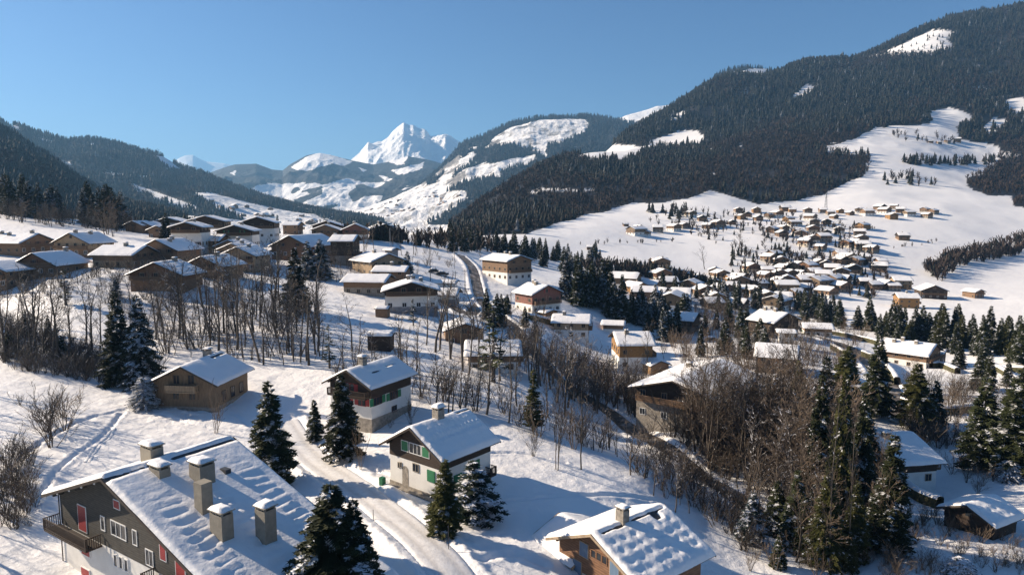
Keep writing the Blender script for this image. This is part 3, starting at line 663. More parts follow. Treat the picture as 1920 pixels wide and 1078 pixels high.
    def window(h, face, u, z, w, hh, n=1, frame='white_trim', shut=None, closed=False, arch=False):
        e0 = .035
        f = MB(); t_ = .07
        for a, b, c, d in ((u - w / 2 - t_, u + w / 2 + t_, z - hh / 2 - t_, z - hh / 2), (u - w / 2 - t_, u + w / 2 + t_, z + hh / 2, z + hh / 2 + t_), (u - w / 2 - t_, u - w / 2, z - hh / 2, z + hh / 2), (u + w / 2, u + w / 2 + t_, z - hh / 2, z + hh / 2)):
            h.fbox(f, face, a, b, c, d, 0, e0 + .05)
        for k in range(1, n):
            x = u - w / 2 + w * k / n; h.fbox(f, face, x - .03, x + .03, z - hh / 2, z + hh / 2, 0, e0 + .045)
        if n == 1 and w > .75: h.fbox(f, face, u - .025, u + .025, z - hh / 2, z + hh / 2, 0, e0 + .045)
        fo = f.build('window', frame, h.root)
        p = MB(); h.fbox(p, face, u - w / 2, u + w / 2, z - hh / 2, z + hh / 2, 0, e0 + (.06 if closed else .015))
        if closed: p.build('shutter', shut, fo)
        else: p.build('pane', 'pane', fo)
        if shut and not closed:
            for s in (-1, 1):
                q = MB(); sw = w * .42; a = u + s * (w / 2 + t_ + .02 + sw / 2); h.fbox(q, face, a - sw / 2, a + sw / 2, z - hh / 2, z + hh / 2, .035, .09)
                q.build('shutter', shut, h.root)
    def balcony(h, face, u0, u1, z, dep=1.1, rail=.95, mat='wood_brown', solid=False):
        b = MB(); h.fbox(b, face, u0, u1, z - .16, z, .04, dep); bo = b.build('balcony', mat, h.root)
        q = MB(); h.fbox(q, face, u0, u1, z + rail - .08, z + rail, dep - .08, dep); h.fbox(q, face, u0, u1, z + .08, z + .16, dep - .07, dep - .01)
        for s in (u0, u1):
            h.fbox(q, face, s - .05, s + .05, z, z + rail - .002, dep - .09, dep + .01); h.fbox(q, face, s - .035, s + .035, z + rail - .078, z + rail - .004, .05, dep - .095)
        k = u0 + .14
        while k < u1 - .1:
            h.fbox(q, face, k - (.055 if solid else .03), k + (.055 if solid else .03), z + .162, z + rail - .082, dep - .055, dep - .03); k += .14
        n = max(1, int(dep / .18))
        for s in (u0, u1):
            for j in range(1, n + 1):
                d_ = dep * j / (n + 1); h.fbox(q, face, s - .02, s + .02, z + .005, z + rail - .08, d_ - .03, d_ + .03)
        q.build('railing', mat, bo)
    def chimney(h, x, y, w, d, hh, mat='stone', cap=True, snow=.22, px=None, legs=True, below=0.5):
        if px is not None: x, y, _ = h.at_roof(*px)
        zr = h.ridge - abs(x) * h.tp; z1 = zr + hh
        c = MB().box(x - w / 2, x + w / 2, y - d / 2, y + d / 2, zr - below, z1); co = c.build('chimney', mat, h.root)
        if legs and cap:
            m = MB(); n = max(2, int(w / .35) + 1)
            for k in range(n):
                a = x - w / 2 + .08 + (w - .16) * k / (n - 1)
                for s in (-1, 1): m.box(a - .06, a + .06, y + s * (d / 2 - .1) - .07, y + s * (d / 2 - .1) + .07, z1, z1 + .22)
            m.box(x - w / 2 - .12, x + w / 2 + .12, y - d / 2 - .12, y + d / 2 + .12, z1 + .221, z1 + .30); m.build('chimney_cap', mat, co); z1 += .30
        if snow: snow_pad('snow_cap', w / 2 + .1, d / 2 + .1, snow, co, (x, y, z1), h.rs.randint(0, 50), 7)
        return co
    def auto(h, balcony):
        r = h.rs; W = h.W2 * 2
        shut = r.choice(['brown_shutter', 'brown_shutter', 'green_shutter', 'red_shutter']) if 'plaster' in MATN(h, 'wall') else 'brown_shutter'
        zs = [h.h1 * .5] if h.h1 > 1.6 else []
        z = h.h1 + 1.25
        while z < h.ridge - 1.1: zs.append(z); z += 2.5
        for face in 'FB':
            for z in zs:
                half_here = min(h.W2, (h.ridge - .5 - (z + .6)) / h.tp) - .7
                if half_here < .2: h.window(face, 0, z, .7, .7, frame='roof_edge'); continue
                n = max(1, int(half_here * 2 / 2.2)); n = min(n, 4)
                for k in range(n):
                    u = 0 if n == 1 else -half_here + .5 + (half_here * 2 - 1) * k / (n - 1)
                    h.window(face, u, z, .95, 1.05, frame='beam_light' if z > h.h1 else 'white_trim', shut=shut if n < 4 else None)
        for face in 'RL':
            for z in zs:
                if z + .7 > h.he: continue
                n = max(1, int(h.L2 * 2 / 2.8))
                for k in range(n):
                    u = 0 if n == 1 else -h.L2 + 1.3 + (h.L2 * 2 - 2.6) * k / (n - 1)
                    h.window(face, u, z, .9, .95, frame='beam_light', shut=None)
        if balcony and h.h1 + 1.2 < h.he + .6: h.balcony('F', -h.W2 + .4, h.W2 - .4, h.h1 + .1)
def MATN(h, nm):
    for c in h.root.children:
        if c.name.startswith(nm): return c.data.materials[0].name
    return ''
# ------------------------------------------------------------------ foreground houses
A = House('apartment_house', 'big chalet block in the lower left corner with tall concrete chimneys and red shutters', 'house', (188,896), 50, 57, 11.4, 10.2, 20, 'plaster_white', 'wood_grey', 3.9, 1.0, 1.0, .34, 'rows', [(0.15,.75,-5.6,5.6)], seed=1, res=.16, wins=None, fascia='roof_edge', halfr=19.5)
for px, py, w, hh, n, shut, cl in [(155.7,971,1.25,2.1,1,'red_shutter',True),(194,980,.5,1.1,1,None,False),(223.3,993,2.1,1.1,3,None,False),(254,1007,.5,1.1,1,None,False),(281.7,1045,.9,1.15,1,None,False),(307,1035,.7,1.1,1,'red_shutter',True),(340,1068,1.1,1.3,1,'red_shutter',True),(220,945,.8,.6,1,'red_shutter',True),
                               (218,1050,.4,.9,1,None,False),(228,1054,.4,.9,1,None,False),(238,1059,.4,.9,1,None,False),(162,1030,1.3,.9,1,'red_shutter',True),(162,1078,1.3,1.2,1,'red_shutter',True)]:
    u, z = A.at('F', px, py); A.window('F', u, z, w, hh, n, shut=shut, closed=cl)
u0, z0 = A.at('F', 128, 1003); u1, _ = A.at('F', 196, 1003)
A.balcony('F', -A.W2 - .3, u1 - .4, A.at('F', 158, 1003)[1], 1.3, .95, 'wood_dark'); u2, z2 = A.at('F', 300, 1075); A.balcony('F', u2 - .6, u2 + 3.2, z2 - .6, 1.1, .95, 'wood_dark')
for k in range(5):
    for s in (-1, 1):
        x = s * (1.2 + 2.1 * k); zz = A.ridge - abs(x) * A.tp - .36
        if abs(x) < A.half: MB().box(x - .12, x + .12, -A.L / 2 + .06, -A.L / 2 + .1, zz, zz + .18).build('beam_end', 'white_trim', A.root)
A.chimney(0, 0, 1.5, .9, .75, 'concrete', px=(300,893)); A.chimney(0, 0, 1.5, 1.3, 1.6, 'concrete', px=(380,905), snow=.24); A.chimney(0, 0, 1.0, .9, 2.5, 'concrete', False, 0, px=(383,962)); A.chimney(0, 0, 1.45, .95, 2.0, 'concrete', px=(417,1010), snow=.22); A.chimney(0, 0, 1.15, 1.0, 2.7, 'concrete', px=(500,1018), snow=.26)
A.chimney(-1.9, A.at_roof(283,868)[1] + 1.2, 1.6, 1.1, 1.3, 'concrete', snow=.25)
vx, vy, vz = A.at_roof(423, 890); MB().box(vx - .4, vx + .4, vy - .25, vy + .25, vz, vz + .55).build('roof_vent', 'roof_metal', A.root)
# downpipe and antenna
MB().bar((-A.W2 - .1, -A.L2 - .1, -2), (-A.W2 - .1, -A.L2 - .1, A.he - .4), .05).build('downpipe', 'roof_edge', A.root)

B = House('chalet', 'white chalet with green shutters and arched doorway in the middle foreground', 'house', (767,801.5), 70, 51, 9.2, 4.9, 30, 'plaster_white', 'wood_dark', 3.5, .85, .8, .36, 'ribs', [(0.0,.35,2.2,4.7)], seed=2, res=.14, wins=None, fascia='roof_edge', base=('stone', .55))
u, z = B.at('F', 779.4, 841.5); B.window('F', u, z, 1.7, 1.05, 3); B.window('F', B.at('F',759.7,833)[0], z, 1.0, 1.05, 1, shut='green_shutter', closed=True); B.window('F', B.at('F',798.7,849)[0], z, 1.0, 1.05, 1, shut='green_shutter', closed=True)
u, z = B.at('F', 780, 876.4); B.window('F', u, z, .8, .8, 2, frame='stone'); u, z = B.at('F', 808.7, 892.4); B.window('F', u, z, 1.0, 1.1, 1, shut='green_shutter', closed=True, frame='green_shutter')
u, z = B.at('F', 760, 878)
m = MB(); B.fbox(m, 'F', u - .5, u + .5, .55, 2.2, 0, .02)
pts = [B.pt('F', u + .5 * math.cos(a), 2.2 + .5 * math.sin(a), .02) for a in np.linspace(0, math.pi, 10)]; m.poly([tuple(p) for p in pts]); m.build('door', 'stone', B.root)
for px in (748, 752): u, z = B.at('F', px, 871); B.window('F', u, z, .16, .5, frame='stone')
u, z = B.at('R', 891, 872); B.window('R', u, z, 1.2, 1.0, 1, shut='green_shutter', closed=True, frame='green_shutter')
B.window('R', -1.5, 1.9, 1.1, 1.0, 1, shut='green_shutter', closed=True, frame='green_shutter'); B.balcony('R', B.L2 - .9, B.L2 - .02, 1.1, .9, .9, 'wood_dark')
B.chimney(0, B.at_roof(824,786)[1], .95, 1.0, 1.0, 'stone', snow=.35)
m = MB(); B.fbox(m, 'F', -B.W2 + .2, B.W2, -3, .28, .07, .75); m.build('terrace', 'stone', B.root)
m = MB(); B.fbox(m, 'F', -B.W2 - .3, -B.W2 + .25, 0.2, 1.15, .9, 1.4); o = m.build('waste_bin', 'bin_green'); o.matrix_world = B.M; tag(o, 'green bin beside the arched door of the white chalet', 'bin')

C = House('chalet', 'white and dark timber chalet behind a tall spruce with green shuttered side windows', 'house', (647.6,693.8), 92, 62, 10.8, 4.4, 27, 'plaster_white', 'wood_dark', 4.2, .75, .9, .3, 'smooth', [(1.6,2.1,-2.5,-.2),(1.3,1.8,1.0,3.4)], seed=3, res=.2, wins=None, base=('stone', 1.3))
for px, py in ((707.8,751),(737.8,740.5)): u, z = C.at('R', px, py); C.window('R', u, z, 1.7, 1.05, 3, shut='green_shutter', frame='brown_shutter')
u, z = C.at('R', 739, 766); C.window('R', u, z, 1.0, .8, 2, frame='brown_shutter'); u, z = C.at('F', 679, 753); C.window('F', u, z, 1.3, 1.05, 2, shut='red_shutter', frame='red_shutter'); C.window('F', u - 2.6, z, 1.0, 1.05, 2, shut='red_shutter', frame='red_shutter')
C.window('F', 0, C.h1 + 1.2, 1.4, 1.1, 2, shut='red_shutter', frame='red_shutter'); C.balcony('F', -C.W2 + .3, C.W2 - .3, C.h1 + .1, 1.0, .9, 'wood_dark'); C.chimney(0, C.at_roof(692,678,-1)[1], .9, .9, 1.0, 'stone', snow=.25)
D = House('chalet', 'weathered wooden chalet with carved balcony at the edge of the left snowfield', 'house', (337.4,687.7), 98, 84, 11.4, 5.6, 26, 'wood_old', 'wood_old', 2.7, .8, .9, .3, 'smooth', [(0.2,.9,1.5,5.4),(-1.4,-.2,2.6,5.4)], seed=4, res=.2, wins=None, base=('stone', .5))
for px, py, w in ((331,711,.9),(358.6,711,.9),(330.5,740,.9),(361,741,.9)): u, z = D.at('F', px, py); D.window('F', u, z, w, 1.25, 2, frame='wood_old', shut='wood_old')
u, z = D.at('F', 345, 731); D.balcony('F', u - 2.3, u + 2.3, D.h1 + .25, 1.1, .95, 'wood_light', True); D.chimney(-.9, 3.2, 1.0, .9, 1.1, 'stone', snow=.15)
for u in (-2.6, 0, 2.6): D.window('R', u, 1.7, 1.0, 1.5, 2, frame='wood_dark')
E = House('chalet', 'chalet at the lower right edge of the lane with orange timber gable and blue shutters', 'house', (1107,1001), 55, 38, 9.6, 5.7, 24, 'plaster_cream', 'wood_orange', 2.4, .9, .9, .36, 'quilt', [(0.1,.65,-4.0,-1.0),(0.1,.5,-1.0,4.2),(.1,1.3,2.2,3.2)], seed=5, res=.14, wins=None, fascia='beam_light')
for px, py, w, hh in ((1113.4,1037.6,.5,.65),(1123.9,1043,.5,.65),(1134.4,1049,.5,.65)): u, z = E.at('F', px, py); E.window('F', u, z, w, hh, frame='wood_orange')
for px, py, w, hh in ((1095.7,1030,1.0,1.25),(1152.9,1067.5,1.0,1.2),(1083,1069,1.0,1.9)): u, z = E.at('F', px, py); E.window('F', u, z, w, hh, shut='blue_shutter', closed=True, frame='beam_light')
E.chimney(0, E.at_roof(1165,975)[1], .9, .8, 1.1, 'stone', snow=.12); vx, vy, vz = E.at_roof(1221, 971)
E2 = House('annex', 'low snow covered wing behind the orange timber chalet by the lane', 'house', (1048,961), 65, -54, 6.5, 4.0, 22, 'plaster_cream', 'plaster_cream', 1.0, .7, .7, .33, seed=6, wins=None, fascia='beam_light')
u, z = E2.L2 - .8, E2.he - 1.1; E2.window('R', u, z, .9, 1.0, shut='blue_shutter', closed=True, frame='beam_light')
def mid(name, label, Rf, Y, az, L, half, p, lower='wood_brown', upper='wood_brown', chim=((0, 0),), **kw):
    ch = []
    r = random.Random(int(Rf[0] * 7 + Rf[1])); kw.setdefault('seed', int(Rf[0]))
    for (x, y) in chim: ch.append((x, y, .95, .9, .85, 'stone', True, .2))
    return House(name, label, 'house', Rf, Y, az, L, half, p, lower, upper, chim=ch, **kw)
WB, WD, WO, WL, PW, WH = 'wood_brown', 'wood_dark', 'wood_orange', 'wood_light', 'plaster_white', 'wood_honey'
# right middle distance
Hh_ = mid('chalet', 'dark chalet at the right under a broad unbroken snow roof below the hedged road', (1714,811), 102, 190, 8.4, 6.6, 20, PW, WD, ((-1, 1.5),), th=.4, mode='rows', res=.2)
Ii = mid('cabin', 'small dark log cabin with ribbed snow roof at the lower right', (1811,947), 80, 28, 6.6, 3.4, 24, WD, WD, (), ov=.6, og=.8, hR=3.6, th=.35, mode='quilt', res=.16, balcony=False)
Ff = mid('chalet', 'large stone and timber chalet with wide roof behind the bare thicket', (1260,714), 112, 55, 22, 9.0, 17, 'stone', WD, ((-3, 3), (3, -2)), og=1.6, h1=4.2, th=.32, lower_=None) if False else mid('chalet', 'large stone and timber chalet with wide roof behind the bare thicket', (1260,714), 112, 52, 22, 8.2, 16, 'stone', WD, ((-3, 3),), og=1.5, h1=4.2, th=.32)
mid('chalet', 'timber and white chalet with a small shed beside it right of the road bend', (1221,622), 165, 182, 9.6, 6.2, 20, PW, WH, ((-1.2, 1.5),), h1=3.4)
mid('shed', 'little wooden shed just below the timber and white chalet', (1240,677), 158, 110, 5, 2.9, 20, WH, WB, (), hR=3.4, ov=.5, og=.6, balcony=False, wins=None)
mid('chalet', 'low roofed chalet with tree streaked snow between the road and the hedge', (1110,590), 178, 172, 11, 4.8, 20, PW, WL, ((-.8, 2),), hR=6)
mid('annex', 'flat snowy outbuilding right of the low roofed chalet', (1174,602), 186, 168, 8, 4, 12, PW, WB, (), hR=3.6, balcony=False)
R2_ = mid('chalet', 'reddish boarded chalet with white ground floor beside the road', (1028.6,535), 180, 125, 10.2, 6.1, 23, PW, 'wood_pink', ((-.3, 1.5), (-1, -.4)), h1=3.2, hR=8.6)
mid('porch', 'small snow covered lean-to in front of the reddish chalet', (1038,581), 178, 125, 5, 3, 14, PW, WB, (), hR=3.2, wins=None, balcony=False)
mid('chalet', 'tall chalet with stacked balconies at the top of the road', (977,479), 228, 128, 17, 6.4, 18, PW, WB, ((-.5, -3), (1, 2)), h1=3.2, hR=9.4, mode='panels')
mid('chalet', 'chalet half hidden behind the ivy covered spruce left of the road', (978,637.7), 145, 182, 11, 5, 22, PW, WB, (), hR=5)
mid('cabin', 'brown log cabin with white bench left of the road', (872,607), 145, 100, 8.7, 4.6, 18, WB, WB, (), hR=4.6, ov=.7, balcony=False)
mid('chalet', 'chalet with dark gable, white band and grey ground floor facing the camera', (771,529.5), 163, 99, 11, 7.2, 17, PW, WD, ((-.6, 1.5), (.6, 3), (2.5, 2)), base=('cement_grey', 1.9), h1=4.6)
mid('barn', 'long low farm building behind the dark gabled chalet', (734,515), 185, 172, 13, 5.2, 18, 'stone', WB, (), hR=5, balcony=False)
mid('barn', 'upper low building with ridged snow roof left of the lane poles', (768,499), 205, 174, 11, 4.4, 18, WB, WB, ((0, 0),), hR=5, balcony=False)
mid('garage', 'flat roofed garage in deep snow left of the road', (859,526), 190, 176, 8, 3.8, 8, PW, PW, (), hR=3, wins=None, balcony=False)
mid('garage', 'garage with steep snowy roof right of the dark gabled chalet', (863,541), 172, 174, 8, 4.2, 20, 'cement_grey', PW, (), hR=4, wins=None, balcony=False)
mid('shed', 'open log store with flat snow cap on the slope below the farm', (739,624), 135, 176, 5.2, 1.9, 10, WD, WD, (), hR=2.9, ov=.4, og=.4, wins=None, balcony=False, th=.5)
mid('shed', 'tiny shed below the long low farm building', (731,575), 160, 176, 3.4, 1.5, 12, WB, WB, (), hR=2.4, ov=.3, og=.3, wins=None, balcony=False)
mid('chalet', 'wooden chalet with bright snow roof above the farm lane', (729.4,476), 222, 132, 14, 6.6, 20, WL, WL, ((-.5, 1),), hR=6.5)
mid('shed', 'small pale hut beside the tall lamp post', (744,465), 240, 150, 5, 2.6, 18, 'cement_grey', 'cement_grey', (), hR=3.8, wins=None, balcony=False)
mid('barn', 'great barn with orange timber gable in the centre of the hamlet', (541,442), 225, 80, 24, 7.6, 26, WO, WO, (), h1=3.5, balcony=False)
mid('chalet', 'dark walled house with gridded snow roof right of the great barn', (672,441), 228, 177, 9, 5.2, 20, 'stone', WD, ((2.2, 4),), h1=3, mode='panels')
# left hamlet
mid('chalet', 'long chalet with bright roof and three chimneys at the left edge', (73.5,438), 215, 168, 17, 7.2, 22, WB, WB, ((-2, 1), (-1, 5), (-.2, -6)), hR=5.9)
mid('chalet', 'chalet with stone chimneys behind the bright roofed one in the left hamlet', (128,437), 212, 83, 13, 6.8, 26, WB, WL, ((.4, -4), (1.5, 1)), mode='panels')
mid('chalet', 'chalet with blue shaded roof and orange gable nearest the left edge', (58.5,474.6), 165, 88, 15, 6.4, 28, WB, WO, ((.5, 5),), mode='panels', h1=2.4, hR=5.9)
mid('chalet', 'chalet whose broad bright roof slope faces the camera in the left hamlet', (276,460.5), 195, 172, 14, 6.2, 22, WL, WB, ((-.8, -1),), hR=5.9)
mid('chalet', 'chalet with scattered snow on its roof behind the left hamlet trees', (290.5,449.5), 200, 83, 14, 7, 25, WB, WB, ((.8, 0), (2, -3)))
mid('chalet', 'honey coloured chalet behind crossed bare trunks in the left hamlet', (287,492.4), 160, 86, 11, 7.4, 23, WB, WO, ((1, 2),), mode='panels', hR=5.9)
mid('chalet', 'chalet with windowed gable left of the light timber chalets', (376,481), 178, 80, 12, 6, 24, WB, WB, ((.8, 0),), mode='panels')
mid('chalet', 'roof corner of a chalet cut by the left picture edge', (-32,492), 150, 82, 12, 6.4, 20, WB, WB, (), hR=6.2)
mid('chalet', 'front light timber chalet of the stepped trio', (442,463.4), 200, 84, 12, 6, 24, WL, WL, ((1, 0),), h1=2.6, mode='panels')
mid('chalet', 'middle light timber chalet of the stepped trio', (433,456.5), 212, 84, 10, 5.6, 22, WL, WL, ((1, 0),))
mid('chalet', 'rear light timber chalet of the stepped trio', (427,450.5), 224, 84, 10, 5.6, 22, WL, WL, ((1, 0),))
mid('chalet', 'wooden chalet with camera facing roof above the stepped trio', (424,440), 235, 176, 10, 5, 22, WL, WB, ())
# white blocks on the plateau
mid('apartment_block', 'white block with dark gable and rows of balconies on the plateau', (437.5,422.6), 255, 98, 13, 6.8, 17, PW, WD, ((.8, 2),), h1=6.0, hR=9.5)
mid('annex', 'low white house touching the left side of the balconied white block', (424,431), 248, 176, 12, 4.6, 18, PW, PW, (), hR=6)
mid('apartment_block', 'white block with dark gable highest on the plateau skyline', (480.6,407), 300, 100, 14, 7.4, 18, PW, WD, ((.8, 2),), h1=5.5, hR=10)
mid('apartment_block', 'white block with dark gable behind the leftmost plateau spruces', (383,405), 300, 100, 14, 7.6, 16, PW, WD, (), h1=5.5, hR=10)
mid('apartment_block', 'tall white block with green gable left of the balconied white block', (346,417), 268, 98, 12, 5.6, 17, PW, WD, ((.5, 2),), h1=7, hR=10.5)
mid('chalet', 'snowy roofed house left of the tall white block', (312,408), 300, 95, 12, 6.4, 17, PW, WD, (), h1=4)
for i, (x, y, Y) in enumerate([(247,414.5,280), (266,416,276), (291.6,423.4,262)]):
    mid('cabin', ['leftmost small brown cabin below the plateau woods', 'middle small brown cabin below the plateau woods', 'nearest and largest small brown cabin below the plateau woods'][i], (x, y), Y, 82, 9, 4.6, 22, WB, WB, (), hR=4.6, balcony=False)
mid('chalet', 'low front house of the brown gabled pair at the plateau edge', (608.6,421.7), 290, 97, 12, 6.3, 20, WB, WB, ((.5, 2),), hR=6.5)
mid('chalet', 'rear house of the brown gabled pair at the plateau edge', (612,414), 325, 97, 12, 7, 19, WB, WD, (), hR=7.5)
mid('chalet', 'brown gabled house with white ground floor at the plateau edge', (665,420), 298, 100, 14, 5.8, 24, PW, 'wood_pink', ((-.5, 3), (-1, 5)), h1=3, hR=7.5)
mid('chalet', 'brown gabled house at the right end of the plateau row', (722,420), 298, 112, 13, 5.8, 20, WB, WB, ((-.6, 4),), hR=7)
mid('chalet', 'small house with pale roof on the plateau between spruces', (566,416), 330, 176, 9, 4.4, 20, WB, WB, (), hR=5.5)
# beyond the road, right of centre
mid('chalet', 'chalet roof deep among the spruces behind the reddish chalet', (1125,520), 262, 165, 8.5, 5, 22, 'wood_pink', WB, (), hR=6)
mid('chalet', 'snowed in roof left of the birches in the wooded middle', (1234,537), 262, 168, 11.5, 5.4, 20, WB, WB, (), hR=5.5)
mid('chalet', 'second snowed in roof of the wooded middle, nearer the birches', (1296,550), 250, 165, 9.5, 5, 22, WB, WB, (), hR=5.5)
mid('chalet', 'dark chalet with stone chimney among black spruces in the wooded middle', (1310,587), 215, 150, 13, 6.2, 20, WB, WD, ((-1, 3),), hR=6.5)
mid('chalet', 'dark gabled chalet with plain snow roof in front of the spruce row', (1479,587), 205, 123, 11.5, 7.6, 21, WD, WD, ((-.5, 3), (-.5, -1)), hR=8.5)
mid('chalet', 'low snowy roof right of the dark gabled chalet', (1562,607), 225, 165, 11, 4.4, 18, PW, WB, (), hR=4.4, balcony=False)
mid('house', 'small flat white house in front of the dark gabled chalet', (1494,619), 192, 165, 6, 3, 10, PW, PW, (), hR=5, balcony=False)
mid('chalet', 'snow roof rising behind the bare thicket on the right', (1500,648), 168, 158, 10, 5.6, 22, WB, WB, (), hR=6.5)
Jj = mid('chalet', 'long chalet with stepped snow roof and clipped hedges on the right', (1758,645.7), 193, 132, 14.5, 7.2, 22, PW, WB, ((-.6, 2), (-1.5, -2), (-2, 4)), hR=7)
mid('annex', 'small lower wing right of the long chalet with stepped roof', (1776,656), 192, 132, 6, 3.2, 22, WB, WB, (), hR=4.6, balcony=False)
mid('chalet', 'honey timber farmhouse with balconies standing alone in the flat field', (1722,550), 385, 168, 12, 6, 20, WH, WH, ((0, 0),), hR=8)
mid('chalet', 'dark chalet with grey snow roof behind the honey timber farmhouse', (1754,535), 400, 75, 16, 8, 24, WD, WD, (), hR=8)
mid('cabin', 'lone brown cabin left of the round bush at the right edge', (1840,543), 410, 110, 10, 5, 18, WB, WB, (), hR=5)
mid('chalet', 'honey timber chalet left of the leafless belt of trees', (1708,519), 440, 168, 12, 6, 20, WH, WL, (), hR=7.5)
# ------------------------------------------------------------------ village on the facing slope: each house a thing, built from six kinds
def mini_chalet(k, lower, upper, W, L, hr, p):
    """local origin at ground, ridge along y"""
    root = empty('village_chalet'); half = W / 2; tp = math.tan(R(p)); W2 = half - .8; L2 = L / 2 - .8
    MB().box(-W2, W2, -L2, L2, -4, 2.3).build('wall', lower, root)
    r0 = hr - .1
    MB().prism([(-W2 - .03, 2.3), (W2 + .03, 2.3), (W2 + .03, r0 - W2 * tp), (0, r0), (-W2 - .03, r0 - W2 * tp)], -L2 - .03, L2 + .03).build('upper_wall', upper, root)
    rf = MB()
    for s in (-1, 1):
        pr = [(0, hr), (s * half, hr - half * tp), (s * half, hr - half * tp - .2), (0, hr - .2)]
        rf.prism(pr[::-1] if s > 0 else pr, -L / 2, L / 2)
    ro = rf.build('roof', 'roof_edge', root)
    roof_snow(half - .02, L - .04, hr + .02, tp, .32, k * 7, 1.1, 'village', (), ro)
    c = MB().box(.8, 1.6, -.5, .4, hr - 1.5, hr + .7).build('chimney', 'stone', root)
    for face in 'FBRL':
        for z in (1.2, 3.6):
            w_ = W2 if face in 'FB' else L2
            for u in (-w_ * .55, w_ * .55) if w_ < 5 else (-w_ * .65, 0, w_ * .65):
                if z > 3 and face in 'RL' and z + .6 > hr - W2 * tp: continue
                m = MB(); e0, e1 = .04, .09
                pt = {'F': lambda u, z, o: (u, -L2 - o, z), 'B': lambda u, z, o: (-u, L2 + o, z), 'R': lambda u, z, o: (W2 + o, u, z), 'L': lambda u, z, o: (-W2 - o, -u, z)}[face]
                a = pt(u - .5, z - .5, 0); b = pt(u + .5, z + .5, e1); m.box(min(a[0], b[0]), max(a[0], b[0]), min(a[1], b[1]), max(a[1], b[1]), z - .5, z + .5); m.build('window', 'pane', root)
    m = MB().box(-W2 + .3, W2 - .3, -L2 - 1.0, -L2 - .04, 2.35, 2.5).box(-W2 + .3, W2 - .3, -L2 - 1.0, -L2 - .93, 2.5, 3.3); m.build('balcony', 'wood_brown', root)
    return root
KINDS = [mini_chalet(0, 'stone', 'wood_brown', 12, 12, 7.2, 22), mini_chalet(1, 'plaster_white', 'wood_brown', 12.5, 12, 7.4, 21), mini_chalet(2, 'wood_brown', 'wood_dark', 11, 11, 6.4, 24),
         mini_chalet(3, 'plaster_cream', 'wood_orange', 12, 11, 7.4, 22), mini_chalet(4, 'wood_honey', 'wood_honey', 10, 12, 6.2, 22), mini_chalet(5, 'plaster_white', 'wood_old', 13, 15, 7.5, 20)]
def copy_tree(o, parent=None, loc=None, rz=None, sc=None):
    c = o.copy(); COL.objects.link(c); c.parent = parent
    if parent is None:
        c.location = loc; c.rotation_euler = (0, 0, rz)
        if sc: c.scale = sc if isinstance(sc, tuple) else (sc,) * 3
    for ch in o.children:
        if ch is not c: copy_tree(ch, c)
    return c
used_kind = set(); HOUSE_XY = []
def place_kind(k, loc, rz, sc, label, group, lib=KINDS, cat='house'):
    if k not in used_kind:
        used_kind.add(k); o = lib[k]; o.location = loc; o.rotation_euler = (0, 0, rz); o.scale = (sc,) * 3
    else: o = copy_tree(lib[k], None, loc, rz, sc)
    tag(o, label, cat, group); return o
ORD = ['leftmost', 'second from left', 'third from left', 'fourth from left', 'fifth from left', 'sixth from left', 'seventh from left', 'eighth from left', 'ninth from left', 'tenth from left', 'eleventh from left', 'twelfth from left', 'thirteenth from left', 'fourteenth from left', 'fifteenth from left', 'sixteenth from left', 'seventeenth from left', 'eighteenth from left']
z7 = lambda x, y: (1150 + x / 2.954, 360 + y / 2.954)
ROWS = [
 ('of the detached group left of the village', [(135,212),(178,245),(128,240),(247,220),(335,212),(388,200)]),
 ('of the tree lined group', [(425,140),(490,165),(520,205),(575,200),(655,185),(800,160)]),
 ('of the village top row', [(690,118),(700,150),(790,122),(745,140),(860,145),(905,142),(950,108),(990,115),(1075,120),(1160,118),(1200,130),(1255,118),(1310,128),(1370,115),(1220,150),(1405,128)]),
 ('of the compact top right hamlet', [(1475,98),(1500,118),(1555,90),(1590,112),(1635,128),(1540,145),(1725,108),(1770,118),(1735,138)]),
 ('of the scattered middle houses', [(1115,185),(1105,228),(1160,275),(1062,300),(1098,282),(1145,322),(940,222),(1020,240)]),
 ('of the column on the right slope', [(1380,208),(1362,240),(1372,275),(1288,302),(1375,318),(1425,332),(1340,300)]),
 ('of the lower village upper line', [(890,366),(862,382),(1255,362),(1292,382),(1390,376),(1260,392),(1480,405),(1472,432)]),
 ('of the lower village centre', [(930,402),(1012,418),(1075,435),(1135,408),(1175,415),(1210,446),(1262,468),(985,430)]),
 ('of the lower village left part', [(562,455),(590,478),(652,492),(692,497),(762,437),(850,452),(262,418),(262,485),(470,496)]),
 ('of the long line by the stream', [(922,472),(980,470),(1032,472),(918,515),(962,512),(1072,502),(1132,528),(1222,508),(1262,506),(1392,512),(1440,530),(1500,528)]),
 ('of the row before the spruces', [(1545,538),(650,545),(735,565),(770,570),(850,600),(1060,520),(200,548),(372,592)]),
]
rh = random.Random(11)
for where, pts_ in ROWS:
    pts_ = sorted(pts_)
    for i, (x, y) in enumerate(pts_):
        px, py = z7(x, y + 4); X, Y = hit(px, py, 300, 1400)
        k = rh.choice([0, 0, 1, 2, 2, 3, 4, 5]); sc = rh.uniform(.7, 1.08) * (1.0 if Y > 420 else .9)
        rz = R(rh.choice([0, 0, 90, 20, -20, 15, 70, -60, 40]) + rh.uniform(-10, 10))
        z = gz(X, Y); HOUSE_XY.append((X, Y))
        place_kind(k, (X, Y, z), rz, sc, 'snow roofed chalet, ' + ORD[i] + ' ' + where, 'chalets of the hillside village')
